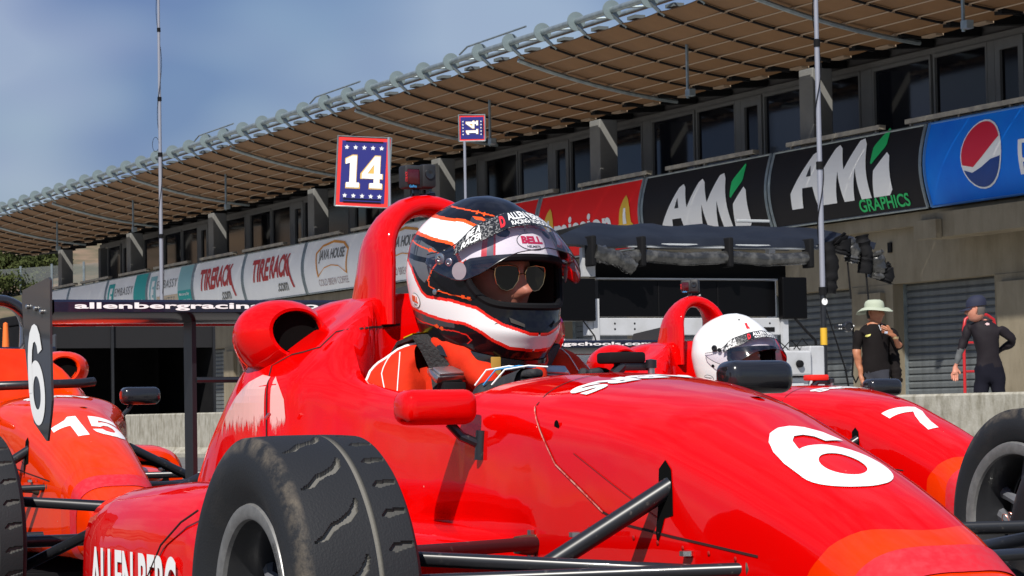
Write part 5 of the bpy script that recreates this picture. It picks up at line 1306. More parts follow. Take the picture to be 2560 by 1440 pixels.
# ---- lone wheel at the right
ow = thing('racing_car', 'racing car at the right edge, only its spoked wheel with pinned nut in view', 'racing car', (-5.515, 4.11, 0), 0, 'open-wheel racing cars in the pit lane')
w = wheel(ow, 'wheel', 0, 0, .300, .285, .100, True, -1, TYL, R(1)); w.scale = (1.03, 1.03, 1.03)
for c in w.children:
    if c.name.startswith('rim'): c.scale = (1.13, 1.0, 1.13); c.location = (0, -.022, 0)
    if c.name.startswith('hub_nut'): c.location = (0, -.022, 0)
ringtext('TOYO TIRES', .232, .016, .1085, -1, 2.2, w, RUBL, span=.24)
pin = mat('copper_wire', (.75, .33, .26), .35, metal=.8)
for cx, cz_, a, b_ in ((-.030, .0, .011, .016), (-.050, -.018, .016, .024)):
    MB().tube([(cx + a * math.cos(q), -.095 - .01 * math.sin(q), cz_ + b_ * math.sin(q)) for q in np.linspace(0, 2 * PI, 17)], .0014, pin, 5).build('safety_pin', w)
mb = MB(); mb.tube([(0, -.03, .287), (0, .35, .287)], .03, SATIN, 10); mb.build('axle', ow)

# ================================================================== MASTS AND PIT BOARDS
def mast(base, top, r_, label, rings, lower_black=None):
    rt = thing('mast', label, 'mast', (base.x, base.y, 0))
    z = [0] + [q for q in rings] + [top]
    for i in range(len(z) - 1):
        rr_ = r_ * (1 - .09 * i)
        MB().tube([(0, 0, z[i]), (0, 0, z[i + 1])], rr_, (SATIN if lower_black and z[i] < lower_black - .05 else POLE), 12).build('mast_section', rt)
        if i: MB().tube([(0, 0, z[i] - .05), (0, 0, z[i] + .05)], rr_ * 1.45, MATTE, 12).build('mast_clamp', rt)
    Pc = [(r_ * 1.2 * math.cos(k * .35), r_ * 1.2 * math.sin(k * .35), top * .3 + k * top * .7 / 60) for k in range(61)]
    MB().tube(Pc, .007, MATTE, 5).build('cable', rt)
    return rt
p = at(404, 700, 64)
q1 = mast(p, 12.4, .050, 'tall thin aerial mast against the sky at the left, loop of cable halfway', [at(403, y, 64).z for y in (590, 385, 245, 70)])
q1.rotation_euler = (0, 0, 0)
MB().tube([(.02 + .07 * math.cos(a), -.12 + .06 * math.cos(a), at(403, 360, 64).z + .18 * math.sin(a)) for a in np.linspace(.6, 5.6, 14)], .006, MATTE, 5).build('cable_loop', q1)
CX = -28.9
pm_ = Vector((CX + .15, 17.93, 0))
q2 = mast(pm_, 6.7, .040, 'thick grey mast standing at the right end of the timing stand canopy', [2.12, 3.75, 5.35], 2.12)
MB().tube([(0, 0, 1.42), (0, 0, 1.64)], .046, mat('yellow_tape', (.62, .36, .02), .6), 12).build('yellow_tape', q2)
MB().lathe([(.041, 0), (.041, .045)], WHITE, 16, 'X', (0, 0, 1.98)).build('round_sticker', q2, smooth=False)
for dx, dy in ((.5, .9), (.2, 1.1)): MB().tube([(0, 0, 2.0), (dx * .3, dy * .25, 1.1), (dx * .5, dy * .35, .3), (dx * .6, dy * .6, .02)], .009, MATTE, 5).build('hanging_cable', q2)
for k, y0 in enumerate((.02,)):
    pass
STAR = lambda cx, cy, r_: [(cx + (r_ if k % 2 == 0 else r_ * .42) * math.sin(k * PI / 5), cy + (r_ if k % 2 == 0 else r_ * .42) * math.cos(k * PI / 5)) for k in range(10)]
def pitboard(px, py, d, W_, H_, label, turn, lean):
    c = at(px, py, d); rt = thing('pit_board', label, 'sign', (c.x, c.y, 0))
    fx = rgt * math.cos(lean) - zup * math.sin(lean); fy = zup * math.cos(lean) + rgt * math.sin(lean); fn_ = -view
    if turn: fx, fy = fy, -fx
    def fn(off): return lambda u, v_: Vector((0, 0, c.z)) + fx * u + fy * v_ + fn_ * off
    def rect(w, h, m_, off, nm): decal(nm, ([(-w / 2, -h / 2), (w / 2, -h / 2), (w / 2, h / 2), (-w / 2, h / 2)], [[0, 1, 2, 3]]), fn(off), m_, rt)
    mb = MB(); V = [Vector((0, 0, c.z)) + fx * a * W_ / 2 + fy * b_ * H_ / 2 + fn_ * e for e in (-.03, 0) for a, b_ in ((-1, -1), (1, -1), (1, 1), (-1, 1))]
    mb.add(V, [[0, 1, 2, 3], [7, 6, 5, 4], [0, 4, 5, 1], [1, 5, 6, 2], [2, 6, 7, 3], [3, 7, 4, 0]], mat('red_board', (.75, .02, .015), .5)); mb.build('board', rt, smooth=False)
    rect(W_ * .86, H_ * .90, mat('navy_board', (.010, .012, .16), .45), .004, 'board_face')
    gold = mat('gold_outline', (.70, .42, .10), .5)
    one = [(-.085, -.22), (.095, -.22), (.095, -.15), (.05, -.15), (.05, .22), (-.01, .22), (-.10, .17), (-.10, .10), (-.04, .12), (-.04, -.15), (-.085, -.15)]
    four = [(-.02, -.22), (.15, -.22), (.15, -.15), (.115, -.15), (.115, -.09), (.15, -.09), (.15, -.02), (.115, -.02), (.115, .22), (.04, .22), (-.13, -.02), (-.13, -.09), (.035, -.09), (.035, -.15), (-.02, -.15)]
    fh = [(-.055, -.02), (.035, -.02), (.035, .11)]
    sc_ = H_ / .95
    for P, cx, holes in ((one, -.145, []), (four, .115, [fh])):
        cxm = sum(q[0] for q in P) / len(P); cym = 0
        big = [((x - cxm) * 1.12 + cxm + cx, y * 1.07) for x, y in P]
        decal('number_outline', shape2d([[(x * sc_, y * sc_) for x, y in big]]), fn(.008), gold, rt)
        decal('number', shape2d([[((x + cx) * sc_, y * sc_) for x, y in P]] + [[((x + cx) * sc_, y * sc_) for x, y in h] for h in holes]), fn(.012), WHITE, rt)
    for r0 in (-.335, .335):
        for k in range(5): decal('star', shape2d([STAR((-.24 + .12 * k) * sc_, r0 * sc_, .036 * sc_)]), fn(.009), WHITE, rt)
    for zz in (.42, -.42, -.38) : decal('slot', shape2d([[(-.26 * sc_, (zz - .008) * sc_), (.26 * sc_, (zz - .008) * sc_), (.26 * sc_, (zz + .008) * sc_), (-.26 * sc_, (zz + .008) * sc_)]]), fn(.010), MATTE, rt)
    mb = MB()
    e = [Vector((0, 0, c.z)) + fx * a * W_ / 2 * 1.03 + fy * b_ * H_ / 2 * 1.02 for a, b_ in ((-1, -1), (1, -1), (1, 1), (-1, 1))]
    mb.tube(e + [e[0]], .012, ZINC, 6); mb.build('board_frame', rt)
    k = rgt * (W_ * .5) * (1 if not turn else -.6)
    MB().tube([(k.x, k.y, 0), (k.x, k.y, c.z + (H_ / 2 if not turn else -W_ / 2))], .018, POLE, 8).build('pole', rt)
    return rt
pitboard(908, 430, 32.5, .65, .86, 'large blue and red pit board with upright number 14, left of the action camera', False, R(3.6))
pitboard(1180, 320, 34, .335, .335 * 1.0, 'small square pit board with its number 14 lying sideways, under the canopy', True, R(0))

# ================================================================== TIMING STAND
TS = thing('timing_stand', 'white timing stand with black monitors and dark rolled-up canopy behind the cars', 'timing stand', (CX, 16.4, 0))
def tb(name, x0, x1, y0, y1, z0, z1, m_, bev=0.0, smooth=False):
    return MB().box(x0, x1, y0 - 16.4, y1 - 16.4, z0, z1, m_, bev).build(name, TS, smooth=smooth)
NAVYF = mat('dark_navy_canopy_fabric', (.009, .012, .020), .6, spec=.15, noise=(2, .35, .65, (.015, .019, .029)), bump=.15, bscale=3)
WFR = mat('white_steel_frame', (.46, .47, .49), .5, noise=(3, .4, .7, (.38, .385, .39)))
CLEAR = mat('rolled_clear_vinyl', (.025, .025, .024), .25, coat=.3, noise=(7, .45, .66, (.09, .088, .082)), bump=.9, bscale=18)
def lump(P, r_, m_, name, parent, amp=.35, seed=1, n=14):
    rn = random.Random(seed); Q = []; rr_ = []
    P = [Vector(p) for p in P]
    for a, c in zip(P[:-1], P[1:]):
        for k in range(8): Q.append(a.lerp(c, k / 8))
    Q.append(P[-1])
    mb = MB(); mb.tube(Q, [r_ * (1 + rn.uniform(-amp, amp) * .5) for _ in Q], m_, n)
    for v in mb.V:
        v += Vector((rn.uniform(-1, 1), rn.uniform(-1, 1), rn.uniform(-1, 1))) * r_ * amp * .35
    return mb.build(name, parent, angle=60)
# canopy: hipped fabric with sagging front edge
n_ = 18; rows = []
for i, (xx, zz, y0, y1) in enumerate(((.05, 2.70, 14.2, 18.80), (.02, 2.79, 14.18, 18.85), (-.30, 2.88, 14.5, 18.75), (-.62, 2.98, 14.85, 18.6), (-.9, 3.05, 15.1, 18.4), (-1.5, 3.0, 15.0, 18.4), (-2.1, 2.82, 14.2, 18.8))):
    rows.append([(xx, y0 - 16.4 + (y1 - y0) * k / n_, zz - .030 * abs(math.sin(k / n_ * PI * 4)) - (.02 if k == n_ else 0) + .008 * math.sin(k * 1.7)) for k in range(n_ + 1)])
MB().grid(rows, NAVYF).build('canopy_fabric', TS, angle=60)
MB().box(-.0, .04, -1.25, 1.55, 2.66, 2.72, mat('pale_canopy_bar', (.40, .42, .43), .5), .01).build('canopy_bar', TS, smooth=False)
MB().box(-1.05, -1.0, 0.95, 1.45, 3.09, 3.13, mat('pale_canopy_bar', (.40, .42, .43), .5), .01).build('canopy_bar', TS, smooth=False)
for y0, y1, sd in ((14.65, 15.30, 2), (15.35, 16.55, 3), (16.6, 17.75, 4)):
    lump([(.06, y0 - 16.4, 2.56), (.06, (y0 + y1) / 2 - 16.4, 2.52), (.06, y1 - 16.4, 2.55)], .085, CLEAR, 'rolled_vinyl', TS, .10, sd)
lump([(.10, -1.75, 2.60), (.12, -1.45, 2.52), (.14, -1.22, 2.40)], .105, CLEAR, 'rolled_vinyl', TS, .25, 9)
for y in (14.62, 15.32, 16.58, 17.78):
    MB().box(-.05, .16, y - 16.4 - .035, y - 16.4 + .035, 2.42, 2.80, MATTE, .02).build('strap', TS)
for k, (y, z0, z1, r_, m_) in enumerate(((18.05, 2.75, 2.10, .10, MATTE), (18.40, 2.78, 2.50, .10, CLEAR), (18.60, 2.85, 2.36, .09, MATTE), (18.78, 2.62, 2.30, .12, CLEAR), (18.90, 2.45, 2.26, .11, MATTE), (18.22, 2.82, 2.62, .13, MATTE))):
    lump([(.05, y - 16.4, z0), (.09, y - 16.4 + .05, (z0 + z1) / 2), (.06, y - 16.4 + .03, z1)], r_, m_, 'hanging_bundle', TS, .28, 20 + k)
for y, z1 in ((18.35, 2.02), (18.62, 1.98)): MB().tube([(.1, y - 16.4, 2.5), (.1, y - 16.4 + .04, z1)], .012, MATTE, 5).build('dangling_strap', TS)
tb('header_panel', -.35, -.25, 14.80, 17.62, 2.30, 2.60, MATTE)
tb('frame_rail', -.18, -.12, 14.8, 17.6, 2.268, 2.288, WFR)
tb('monitor_bank', -.22, -.10, 14.80, 17.37, 1.80, 2.26, mat('black_monitor', (.003, .003, .0035), .35, spec=.12), .01)
for y in (15.65, 16.51): tb('monitor_edge', -.098, -.094, y - .006, y + .006, 1.81, 2.25, MATTE)
tb('side_monitor', -.1, .02, 14.20, 14.70, 1.74, 2.27, mat('black_monitor', (.003, .003, .0035), .35, spec=.12), .015)
tb('side_monitor', -.05, .08, 17.37, 17.74, 1.76, 2.30, mat('black_monitor', (.003, .003, .0035), .35, spec=.12), .02)
tb('frame_post', -.14, -.06, 14.56, 14.74, 2.30, 2.66, WFR); tb('frame_post', -.12, -.05, 14.70, 14.78, 1.40, 2.02, WFR); tb('frame_post', -.04, .02, 17.40, 17.48, 1.35, 2.0, WFR)
tb('white_shelf', -.20, -.06, 14.62, 17.46, 1.56, 1.78, WFR, .01)
for y in (15.0, 15.28, 17.25): 
    for z in (1.64, 1.71): MB().lathe([(0, .014), (.002, 0)], MATTE, 8, 'X', (-.058, y - 16.4 + .0, z)).build('bolt_hole', TS, smooth=False)
tb('vent_slot', -.060, -.056, 15.72 - .15, 15.72 + .1, 1.575, 1.62, MATTE); tb('vent_slot', -.060, -.056, 17.12, 17.32, 1.60, 1.66, MATTE)
for k, c in enumerate(((.04, .03, .25), (.5, .04, .05), (.6, .45, .05))): tb('sticker', -.0595, -.057, 15.62 + k * .06 + .15, 15.66 + k * .06 + .15, 1.66, 1.73, mat('sticker_%s' % ('blue', 'red', 'yellow')[k], c, .5))
tb('white_panel', -.5, -.36, 14.4, 17.5, 1.30, 1.53, WFR, .01)
tb('black_box', -.5, .0, 15.4, 16.3, .75, 1.28, MATTE, .02); tb('white_leg', -.45, -.37, 14.5, 14.8, .0, 1.3, WFR)
tb('desk', -.15, .55, 16.72, 17.50, 1.02, 1.34, WFR, .03); tb('desk_side', -.15, .50, 17.50, 17.72, .66, 1.40, WFR, .02)
tb('cabinet', -.10, .46, 16.7, 17.50, .06, 1.0, mat('light_grey_cabinet', (.42, .44, .46), .5), .02)
tb('cabinet_panel', .462, .468, 16.80, 17.42, .62, .93, mat('light_grey_cabinet2', (.50, .52, .54), .5))
bow = [(-.16, .012), (-.10, .04), (-.045, .04), (-.04, .055), (.045, .055), (.05, .04), (.17, .04), (.115, -.012), (.06, -.04), (.04, -.055), (-.045, -.055), (-.05, -.04), (-.13, -.04)]
decal('gold_emblem', shape2d([bow]), lambda u, v_: Vector((.47, 17.10 - 16.4 + u, .80 + v_)), mat('gold_emblem', (.55, .36, .05), .35, metal=.4), TS)
MB().lathe([(0, .05), (.04, .045), (.05, .02), (.05, 0)], MATTE, 16, 'X', (.56, 17.3 - 16.4, 1.17)).build('desk_knob', TS)
tb('desk_label', .551, .554, 16.84, 17.0, 1.24, 1.29, MATTE)
for sd in range(5):
    y = 16.7 + sd * .17 - 16.4; MB().tube([(.3, y, 1.36), (.35, y + .1, 1.42 + .02 * sd), (.3, y + .25, 1.37), (.2, y + .32, 1.36)], .008, MATTE, 5).build('cable', TS)
MB().tube([(.05, 1.15, 1.78), (.1, 1.3, 1.6), (.12, 1.42, 1.48), (.1, 1.45, 1.36)], .018, MATTE, 6).build('cable', TS)
MB().tube([(.05, -1.9, 1.74), (.06, -1.75, 1.55), (.05, -1.7, 1.40)], .01, MATTE, 5).build('cable', TS)
tb('side_leg', -1.9, -1.8, 14.4, 14.5, 0, 2.8, WFR); tb('side_leg', -1.9, -1.8, 18.3, 18.4, 0, 2.8, WFR)
# light on a boom, with a looped strap
BL = thing('boom_light', 'small round black lamp on a bracket beside the mast, strap hanging below', 'lamp', (CX + .4, 17.95, 1.645))
mb = MB(); mb.lathe([(-.03, 0), (-.03, .065), (.02, .07), (.03, .055), (.012, .05), (.012, 0)], BLK, 22, 'X', (.02, .18, 0)); mb.build('lamp_body', BL)
MB().tube([(0, 0, 0), (0, .12, 0)], .03, SATIN, 10).build('bracket', BL)
for y in (.04, .07):
    for z in (.025, -.025): MB().lathe([(0, .008), (.002, 0)], WHITE, 8, 'X', (.032, y, z)).build('bolt', BL)
MB().lathe([(0, .012), (.01, 0)], WHITE, 10, 'X', (.03, .26, .01)).build('connector', BL)
MB().tube([(0, .27, 0), (.0, .27, -.30), (0, .24, -.62), (0, .29, -.72), (0, .35, -.62), (0, .31, -.40), (0, .29, -.20)], .014, MATTE, 6).build('strap', BL)

# ================================================================== PEOPLE BEHIND THE PIT WALL
SHIRT = mat('black_shirt', (.010, .008, .008), .85, spec=.12, bump=.5, bscale=9); TROU = mat('dark_navy_trousers', (.008, .008, .014), .85, spec=.12, bump=.4, bscale=8); SHOE = mat('dark_shoes', (.02, .02, .02), .7)
SHIRT2 = mat('charcoal_pullover', (.015, .012, .015), .7, spec=.15, bump=.5, bscale=9); SLEEVE = mat('grey_sleeve', (.085, .09, .092), .8); PANT1 = mat('slate_shorts', (.030, .031, .042), .85, bump=.4, bscale=8)
HAIR = mat('dark_hair', (.02, .014, .010), .8); HAIRG = mat('greying_hair', (.10, .085, .075), .8)
TAN = mat('tanned_skin', (.42, .17, .085), .55, noise=(20, .35, .7, (.34, .12, .06))); FLUSH = mat('flushed_skin', (.55, .24, .16), .55, noise=(20, .35, .7, (.46, .17, .11)))
def loc3(u, dp, z): return rgt * u + view * dp + zup * z
def fingers(V, E_, r_, h, wrist, along, side, rad=.0085):
    """five finger chains from hand vertex h"""
    a = Vector(along).normalized(); sd = Vector(side).normalized(); p = Vector(V[h])
    for f in range(4):
        k = len(V); b0 = p + sd * (.030 - .020 * f) + a * .02; L_ = (.062, .072, .066, .052)[f]; cv = a.cross(sd) * (.012 + .004 * f)
        V += [b0 + a * .02, b0 + a * (.02 + L_ * .5) + cv * .4, b0 + a * (.02 + L_) + cv * 1.6]; E_ += [(h, k), (k, k + 1), (k + 1, k + 2)]; r_ += [rad * 1.15, rad, rad * .85]
    k = len(V); V += [p + sd * .042 + a * .0, p + sd * .062 + a * .035]; E_ += [(h, k), (k, k + 1)]; r_ += [rad * 1.2, rad]
def person(px, d, label):
    c = at(px, 990, d); return thing('person', label, 'person', (c.x, c.y, 0))
def headmesh(parent, c, fdir, skin_m, hair_m, tilt=0):
    f = Vector(fdir).normalized(); s_ = zup.cross(f); V = []; Fc = []; MI = []; n_, m_ = 32, 26
    for j in range(m_ + 1):
        ph = -PI / 2 + PI * j / m_
        for k in range(n_):
            th = 2 * PI * k / n_ - PI; x, y, z = .098 * math.cos(ph) * math.cos(th), .076 * math.cos(ph) * math.sin(th), .122 * math.sin(ph)
            if math.cos(th) > 0:
                g_ = lambda y0, z0, sy, sz: math.exp(-((y - y0) / sy) ** 2 - ((z - z0) / sz) ** 2)
                x += .030 * g_(0, -.014, .012, .016) + .012 * g_(0, .01, .012, .02) - .009 * (g_(.03, .018, .015, .012) + g_(-.03, .018, .015, .012)) + .006 * g_(0, -.05, .025, .008) - .005 * g_(0, -.058, .022, .004) + .010 * g_(0, -.092, .03, .02) + .006 * g_(0, .04, .05, .01)
            if z < 0: y *= 1 + z * 1.6; 
            V.append(Vector(c) + f * x + s_ * y + zup * z)
    for j in range(m_):
        for k in range(n_):
            Fc.append([j * n_ + k, j * n_ + (k + 1) % n_, (j + 1) * n_ + (k + 1) % n_, (j + 1) * n_ + k])
            z = math.sin(-PI / 2 + PI * (j + .5) / m_); th = 2 * PI * (k + .5) / n_ - PI
            MI.append(1 if (z > .55 or (abs(th) > 1.75 and z > -.45)) else 0)
    link('head', newmesh('head', V, Fc, [skin_m, hair_m], MI, smooth=True), parent)
    for sg in (-1, 1):
        mb = MB(); q = Vector(c) + s_ * sg * .076 - f * .005; mb.tube([q + zup * .028, q + s_ * sg * .010 + zup * .02 - f * .012, q + s_ * sg * .008 - zup * .012 - f * .006, q - zup * .030], [.006, .009, .008, .005], skin_m, 8); mb.build('ear', parent)
        mb = MB(); q = Vector(c) + s_ * sg * .030 + f * .083 + zup * .018; mb.tube([q - s_ * .012, q, q + s_ * .012], [.002, .0045, .002], HAIR, 6); mb.build('eye', parent)
    return f, s_
def folds(amp):
    def f(me):
        import mathutils.noise as mn
        for v in me.vertices:
            c = v.co; hd_ = c.z < 1.46 and c.z > .2
            if hd_: v.co += v.normal * (mn.noise(Vector((c.x * 7, c.y * 7, c.z * 13 + c.x * 9))) * amp + mn.noise(c * 24) * amp * .35)
    return f
# man in the sun hat
m1 = person(2190, 27.6, 'man in pale green sun hat and black T-shirt holding something at his chest')
L3 = loc3
V = [L3(0, 0, .94), L3(.0, 0, 1.12), L3(0, 0, 1.30), L3(.0, 0, 1.44), L3(.005, 0, 1.51), L3(.01, -.0, 1.56),
     L3(-.165, 0, 1.42), L3(-.195, -.02, 1.16), L3(-.150, -.06, .92), L3(-.142, -.07, .85),
     L3(.165, .03, 1.42), L3(.265, -.04, 1.22), L3(.17, -.22, 1.36), L3(.13, -.25, 1.385),
     L3(-.09, 0, .88), L3(-.11, 0, .48), L3(-.11, 0, .09), L3(-.10, -.14, .05), L3(.09, 0, .88), L3(.11, 0, .48), L3(.11, 0, .09), L3(.12, -.14, .05)]
E_ = [(0, 1), (1, 2), (2, 3), (3, 4), (4, 5), (3, 6), (6, 7), (7, 8), (8, 9), (3, 10), (10, 11), (11, 12), (12, 13), (0, 14), (14, 15), (15, 16), (16, 17), (0, 18), (18, 19), (19, 20), (20, 21)]
r_ = [.150, .165, .160, .120, .062, .055, .070, .045, .028, .032, .070, .045, .030, .034, .092, .062, .042, .04, .092, .062, .042, .04]
fingers(V, E_, r_, 9, 8, (0, 0, -1), view * -1); fingers(V, E_, r_, 13, 12, -rgt * .6 + zup * .3, zup)
def mf1(c):
    u = c.dot(rgt); z = c.z
    if z < .10: return 3
    if z < .98 and abs(u) < .145 and not (u < -.125 and z > .70): return 2
    if z > 1.485: return 0
    if u < -.14 and z < 1.22: return 0
    if (u > .15 and c.dot(view) < -.09) or c.dot(view) < -.17: return 0
    return 1
b1 = skinned('body', V, E_, r_, mf1, [TAN, SHIRT, PANT1, SHOE], m1, 2, 0, folds(.020))
f_, s_ = headmesh(m1, L3(.01, 0, 1.60), rgt * .75 - view * .66, TAN, HAIR)
hat = link('sun_hat', None, m1); hc = L3(.005, 0, 1.655); fab = mat('pale_green_hat', (.36, .40, .31), .85, bump=.3, bscale=12)
mb = MB(); ax = f_; n_ = 36
prof = [(.150, -.030), (.185, -.055), (.180, -.050), (.145, -.022), (.100, .000), (.098, .040), (.088, .070), (.060, .088), (0, .092)]
rows = []
for rr_, hh in prof:
    rows.append([hc + f_ * rr_ * 1.10 * math.cos(a) + s_ * rr_ * math.sin(a) + zup * (hh + (.03 * math.sin(a) ** 2 if rr_ > .12 else 0) + .012 * math.cos(a) * (rr_ > .12)) for a in np.linspace(0, 2 * PI, n_ + 1)[:-1]])
mb.grid(rows, fab, closed=True).build('hat_cloth', hat)
mb = MB(); mb.grid([[hc + f_ * .101 * 1.1 * math.cos(a) + s_ * .101 * math.sin(a) + zup * h for a in np.linspace(PI * .8, PI * 1.15, 6)] for h in (.01, .035)], MATTE); mb.build('hat_vent', hat)
bvb = bvh_of(b1.data)
def shirtmark(root, bv, u, z, pts, m_, side=-1, nm='chest_emblem'):
    o0 = rgt * u + zup * z + view * side * .6
    decal(nm, shape2d([pts]), castfn(bv, o0, rgt, zup, -view * side, .004), m_, root, .01)
shirtmark(m1, bvb, -.085, 1.36, [(-.03, -.008), (-.02, .008), (.01, .012), (.03, .018), (.025, .0), (0, -.012)], mat('yellow_emblem', (.60, .55, .15), .6))
MB().tube([L3(.03, -.13, 1.47), L3(.045, -.17, 1.41), L3(.06, -.16, 1.47)], .004, mat('silver_cord', (.55, .58, .62), .5), 5).build('lanyard', m1)
MB().box(-.02, .02, -.01, .01, -.012, .012, mat('pale_object', (.45, .5, .6), .4), .004).build('held_object', m1, loc=L3(.085, -.27, 1.385))
MB().lathe([(-.012, .033), (.012, .033)], mat('gold_watch', (.7, .5, .25), .3, metal=.8), 14, 'Z').build('watch', m1, loc=L3(.195, -.20, 1.33))
lump([L3(.13, .08, 1.42), L3(.20, .08, 1.20), L3(.22, .05, 1.0), L3(.23, .04, .86)], .06, SHIRT, 'jacket_over_shoulder', m1, .25, 3)
# man in the cap, turned away
m2_ = person(2452, 27.4, 'man in navy cap and charcoal pullover, seen from behind with one hand on hip')
V = [L3(.10, 0, .94), L3(.09, 0, 1.12), L3(.08, 0, 1.28), L3(.06, 0, 1.43), L3(.0, -.02, 1.52), L3(-.02, -.03, 1.57),
     L3(-.10, .04, 1.42), L3(-.19, .03, 1.20), L3(-.255, .02, 1.02), L3(-.265, .01, .97),
     L3(.205, -.02, 1.42), L3(.375, .02, 1.27), L3(.23, .13, 1.18), L3(.17, .13, 1.15),
     L3(.01, 0, .88), L3(.0, 0, .48), L3(-.01, .03, .09), L3(-.04, .16, .05), L3(.19, 0, .88), L3(.20, 0, .48), L3(.20, .03, .09), L3(.19, .16, .05)]
r_ = [.145, .140, .158, .125, .062, .055, .068, .046, .030, .032, .074, .050, .036, .034, .098, .065, .045, .04, .098, .065, .045, .04]
E_ = [(0, 1), (1, 2), (2, 3), (3, 4), (4, 5), (3, 6), (6, 7), (7, 8), (8, 9), (3, 10), (10, 11), (11, 12), (12, 13), (0, 14), (14, 15), (15, 16), (16, 17), (0, 18), (18, 19), (19, 20), (20, 21)]
fingers(V, E_, r_, 9, 8, zup * -1 - rgt * .1, rgt); fingers(V, E_, r_, 13, 12, -rgt, zup)
def mf2(c):
    u = c.dot(rgt); z = c.z
    if z < .10: return 3
    if z < 1.02 and u > -.12: return 2
    if z > 1.50: return 0
    if u < -.17 and z < 1.045: return 0
    if u < -.15 and z < 1.20: return 4
    return 1
b2 = skinned('body', V, E_, r_, mf2, [FLUSH, SHIRT2, TROU, SHOE, SLEEVE], m2_, 2, 0, folds(.020))
f_, s_ = headmesh(m2_, L3(-.03, -.03, 1.605), -rgt * .92 + view * .25 - zup * .12, FLUSH, HAIRG)
cap = link('cap', None, m2_); CAPM = mat('navy_cap', (.010, .013, .035), .8, bump=.3, bscale=12); hc = L3(-.03, -.03, 1.645)
mb = MB(); rows = [[hc + f_ * .108 * r0 * math.cos(a) + s_ * .088 * r0 * math.sin(a) + zup * h for a in np.linspace(0, 2 * PI, 33)[:-1]] for r0, h in ((1, 0), (1.02, .03), (.92, .075), (.65, .105), (.3, .118), (.01, .12))]
mb.grid(rows, CAPM, closed=True).build('cap_crown', cap)
rows = [[hc + f_ * (.095 + e * .085) * math.cos(a) * (1.0 if e == 0 else 1.05) + s_ * .085 * math.sin(a) * (1 - .15 * e) - zup * (.006 + .02 * e + t2) for a in np.linspace(-1.25, 1.25, 15)] for e, t2 in ((0, 0), (1, 0), (1, .006), (0, .006))]
MB().grid(rows, CAPM).build('cap_peak', cap)
shirtmark(m2_, bvh_of(b2.data), .075, 1.455, [(-.025, 0), (0, .015), (.025, .006), (.02, -.012), (-.01, -.014)], mat('pale_pink_emblem', (.55, .38, .38), .6), -1, 'collar_emblem')
# red hand truck
HT = thing('hand_truck', 'red tubular hand truck standing behind the man in the cap', 'hand truck', (-24, 17.0, 0))
RM = mat('red_enamel', (.42, .012, .015), .4)
MB().tube([(0, -.22, .08), (0, -.215, 1.45), (0, -.19, 1.56), (0, -.10, 1.61), (0, .10, 1.61), (0, .19, 1.56), (0, .215, 1.45), (0, .22, .08)], .018, RM, 10).build('frame', HT)
for z in (.35, .98, 1.30): MB().tube([(0, -.215, z), (0, .215, z)], .014, RM, 8).build('crossbar', HT)
MB().box(.0, .28, -.22, .22, .02, .035, RM).build('toe_plate', HT, smooth=False)
for s in (-1, 1): MB().lathe([(-.03, .05), (-.03, .12), (.03, .12), (.03, .05)], MATTE, 20, 'Y', (-.10, s * .27, .125)).build('wheel', HT)

# ================================================================== LEFT BACKGROUND
TN = thing('team_tent', 'long black team tent with dark interior behind the big rear wing', 'tent', (-58, 17.2, 0))
TF = mat('black_tent_fabric', (.008, .008, .009), .8, spec=.1, noise=(2, .3, .7, (.014, .014, .015)), bump=.3, bscale=4)
def nb(name, x0, x1, y0, y1, z0, z1, m_, bev=0): return MB().box(x0 + 58, x1 + 58, y0 - 17.2, y1 - 17.2, z0, z1, m_, bev).build(name, TN, smooth=False)
nb('roof', -61.2, -56.9, 15.2, 19.15, 2.85, 3.1, TF, .05); nb('front_valance', -56.98, -56.92, 15.2, 19.15, 2.25, 2.84, mat('grey_valance', (.020, .020, .022), .8, spec=.1, bump=.4, bscale=3)); nb('back_wall', -61.2, -61.15, 15.2, 19.15, 0, 2.84, TF); nb('side_wall', -61.1, -57.0, 19.1, 19.15, 0, 2.84, TF); nb('side_wall', -61.1, -57.0, 15.2, 15.25, 0, 2.84, TF); nb('floor_mat', -61.1, -57, 15.26, 19.09, .01, .02, VOID)
for y in (15.25, 16.7, 19.1): nb('tent_post', -56.9, -56.84, y - .03, y + .03, 0, 2.9, SATIN)
CR = thing('tyre_trolley', 'stack of dark tyres on a low trolley left of a roller door', 'trolley', (-56.2, 19.9, 0))
for k in range(3):
    for dy in (0, .55):
        mb = MB(); mb.lathe([(-.11, .16), (-.12, .24), (-.09, .285), (.09, .285), (.12, .24), (.11, .16)], mat('plain_rubber', (.018, .018, .019), .7), 28, 'Z', (0, dy - .3, .35 + k * .26)); mb.build('tyre', CR)
MB().box(-.35, .35, -.65, .6, .12, .20, SATIN).build('trolley_deck', CR, smooth=False)
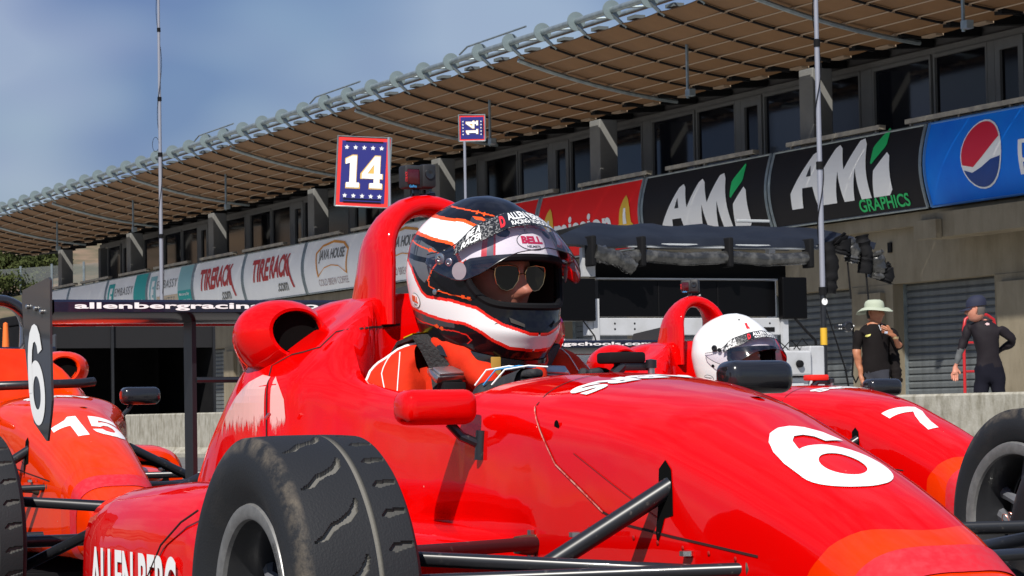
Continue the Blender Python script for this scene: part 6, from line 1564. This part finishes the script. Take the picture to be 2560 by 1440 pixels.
for sx in (-.25, .25):
    for sy in (-.5, .45): MB().lathe([(-.02, 0), (-.02, .06), (.02, .06), (.02, 0)], MATTE, 12, 'Y', (sx, sy, .06)).build('castor', CR)
VN = thing('parked_van', 'grey van roof and windows far behind the black roll hoop at the left edge', 'van', (-58, 7.3, 0), R(8))
VB = mat('grey_van_paint', (.16, .17, .18), .35, coat=.6)
mb = MB(); rows = []
for x, z0, z1, w_ in ((-2.6, .4, 1.2, .8), (-2.5, .3, 2.0, .92), (-2.2, .3, 2.25, .95), (.8, .3, 2.3, .95), (1.2, .3, 2.15, .93), (1.75, .3, 1.30, .92), (2.4, .35, 1.05, .88), (2.5, .45, .8, .80)):
    rows.append([(x, -w_, z0), (x, -w_, z0 + (z1 - z0) * .55), (x, -w_ * .86, z1 - .05), (x, -w_ * .6, z1), (x, w_ * .6, z1), (x, w_ * .86, z1 - .05), (x, w_, z0 + (z1 - z0) * .55), (x, w_, z0)])
mb.grid(rows, VB); mb.build('van_body', VN, angle=35)
MB().add([(1.27, -.72, 2.06), (1.27, .72, 2.06), (1.76, .80, 1.36), (1.76, -.80, 1.36)], [[0, 1, 2, 3]], GLASS).build('windscreen', VN, smooth=False)
for s in (-1, 1): MB().add([(-2.0, s * .925, 1.75), (.9, s * .925, 1.75), (.9, s * .96, 1.25), (-2.0, s * .96, 1.25)], [[0, 1, 2, 3]], GLASS).build('side_window', VN, smooth=False)
for x in (-1.6, 1.6):
    for s in (-1, 1): MB().lathe([(-.1, 0), (-.1, .33), (.1, .33), (.1, 0)], MATTE, 24, 'Y', (x, s * .88, .33)).build('wheel', VN)
p = at(14, 830, 45)
CO = thing('traffic_cone', 'small orange traffic cone seen through the black roll hoop, left edge', 'cone', (p.x, p.y, 0))
mb = MB(); mb.lathe([(0.03, .20), (.05, .16), (p.z + .15, .04), (p.z + .17, 0)], mat('cone_orange', (.80, .16, .02), .6), 16, 'Z'); mb.box(-.22, .22, -.22, .22, 0, .03, MATTE); mb.build('cone_body', CO)
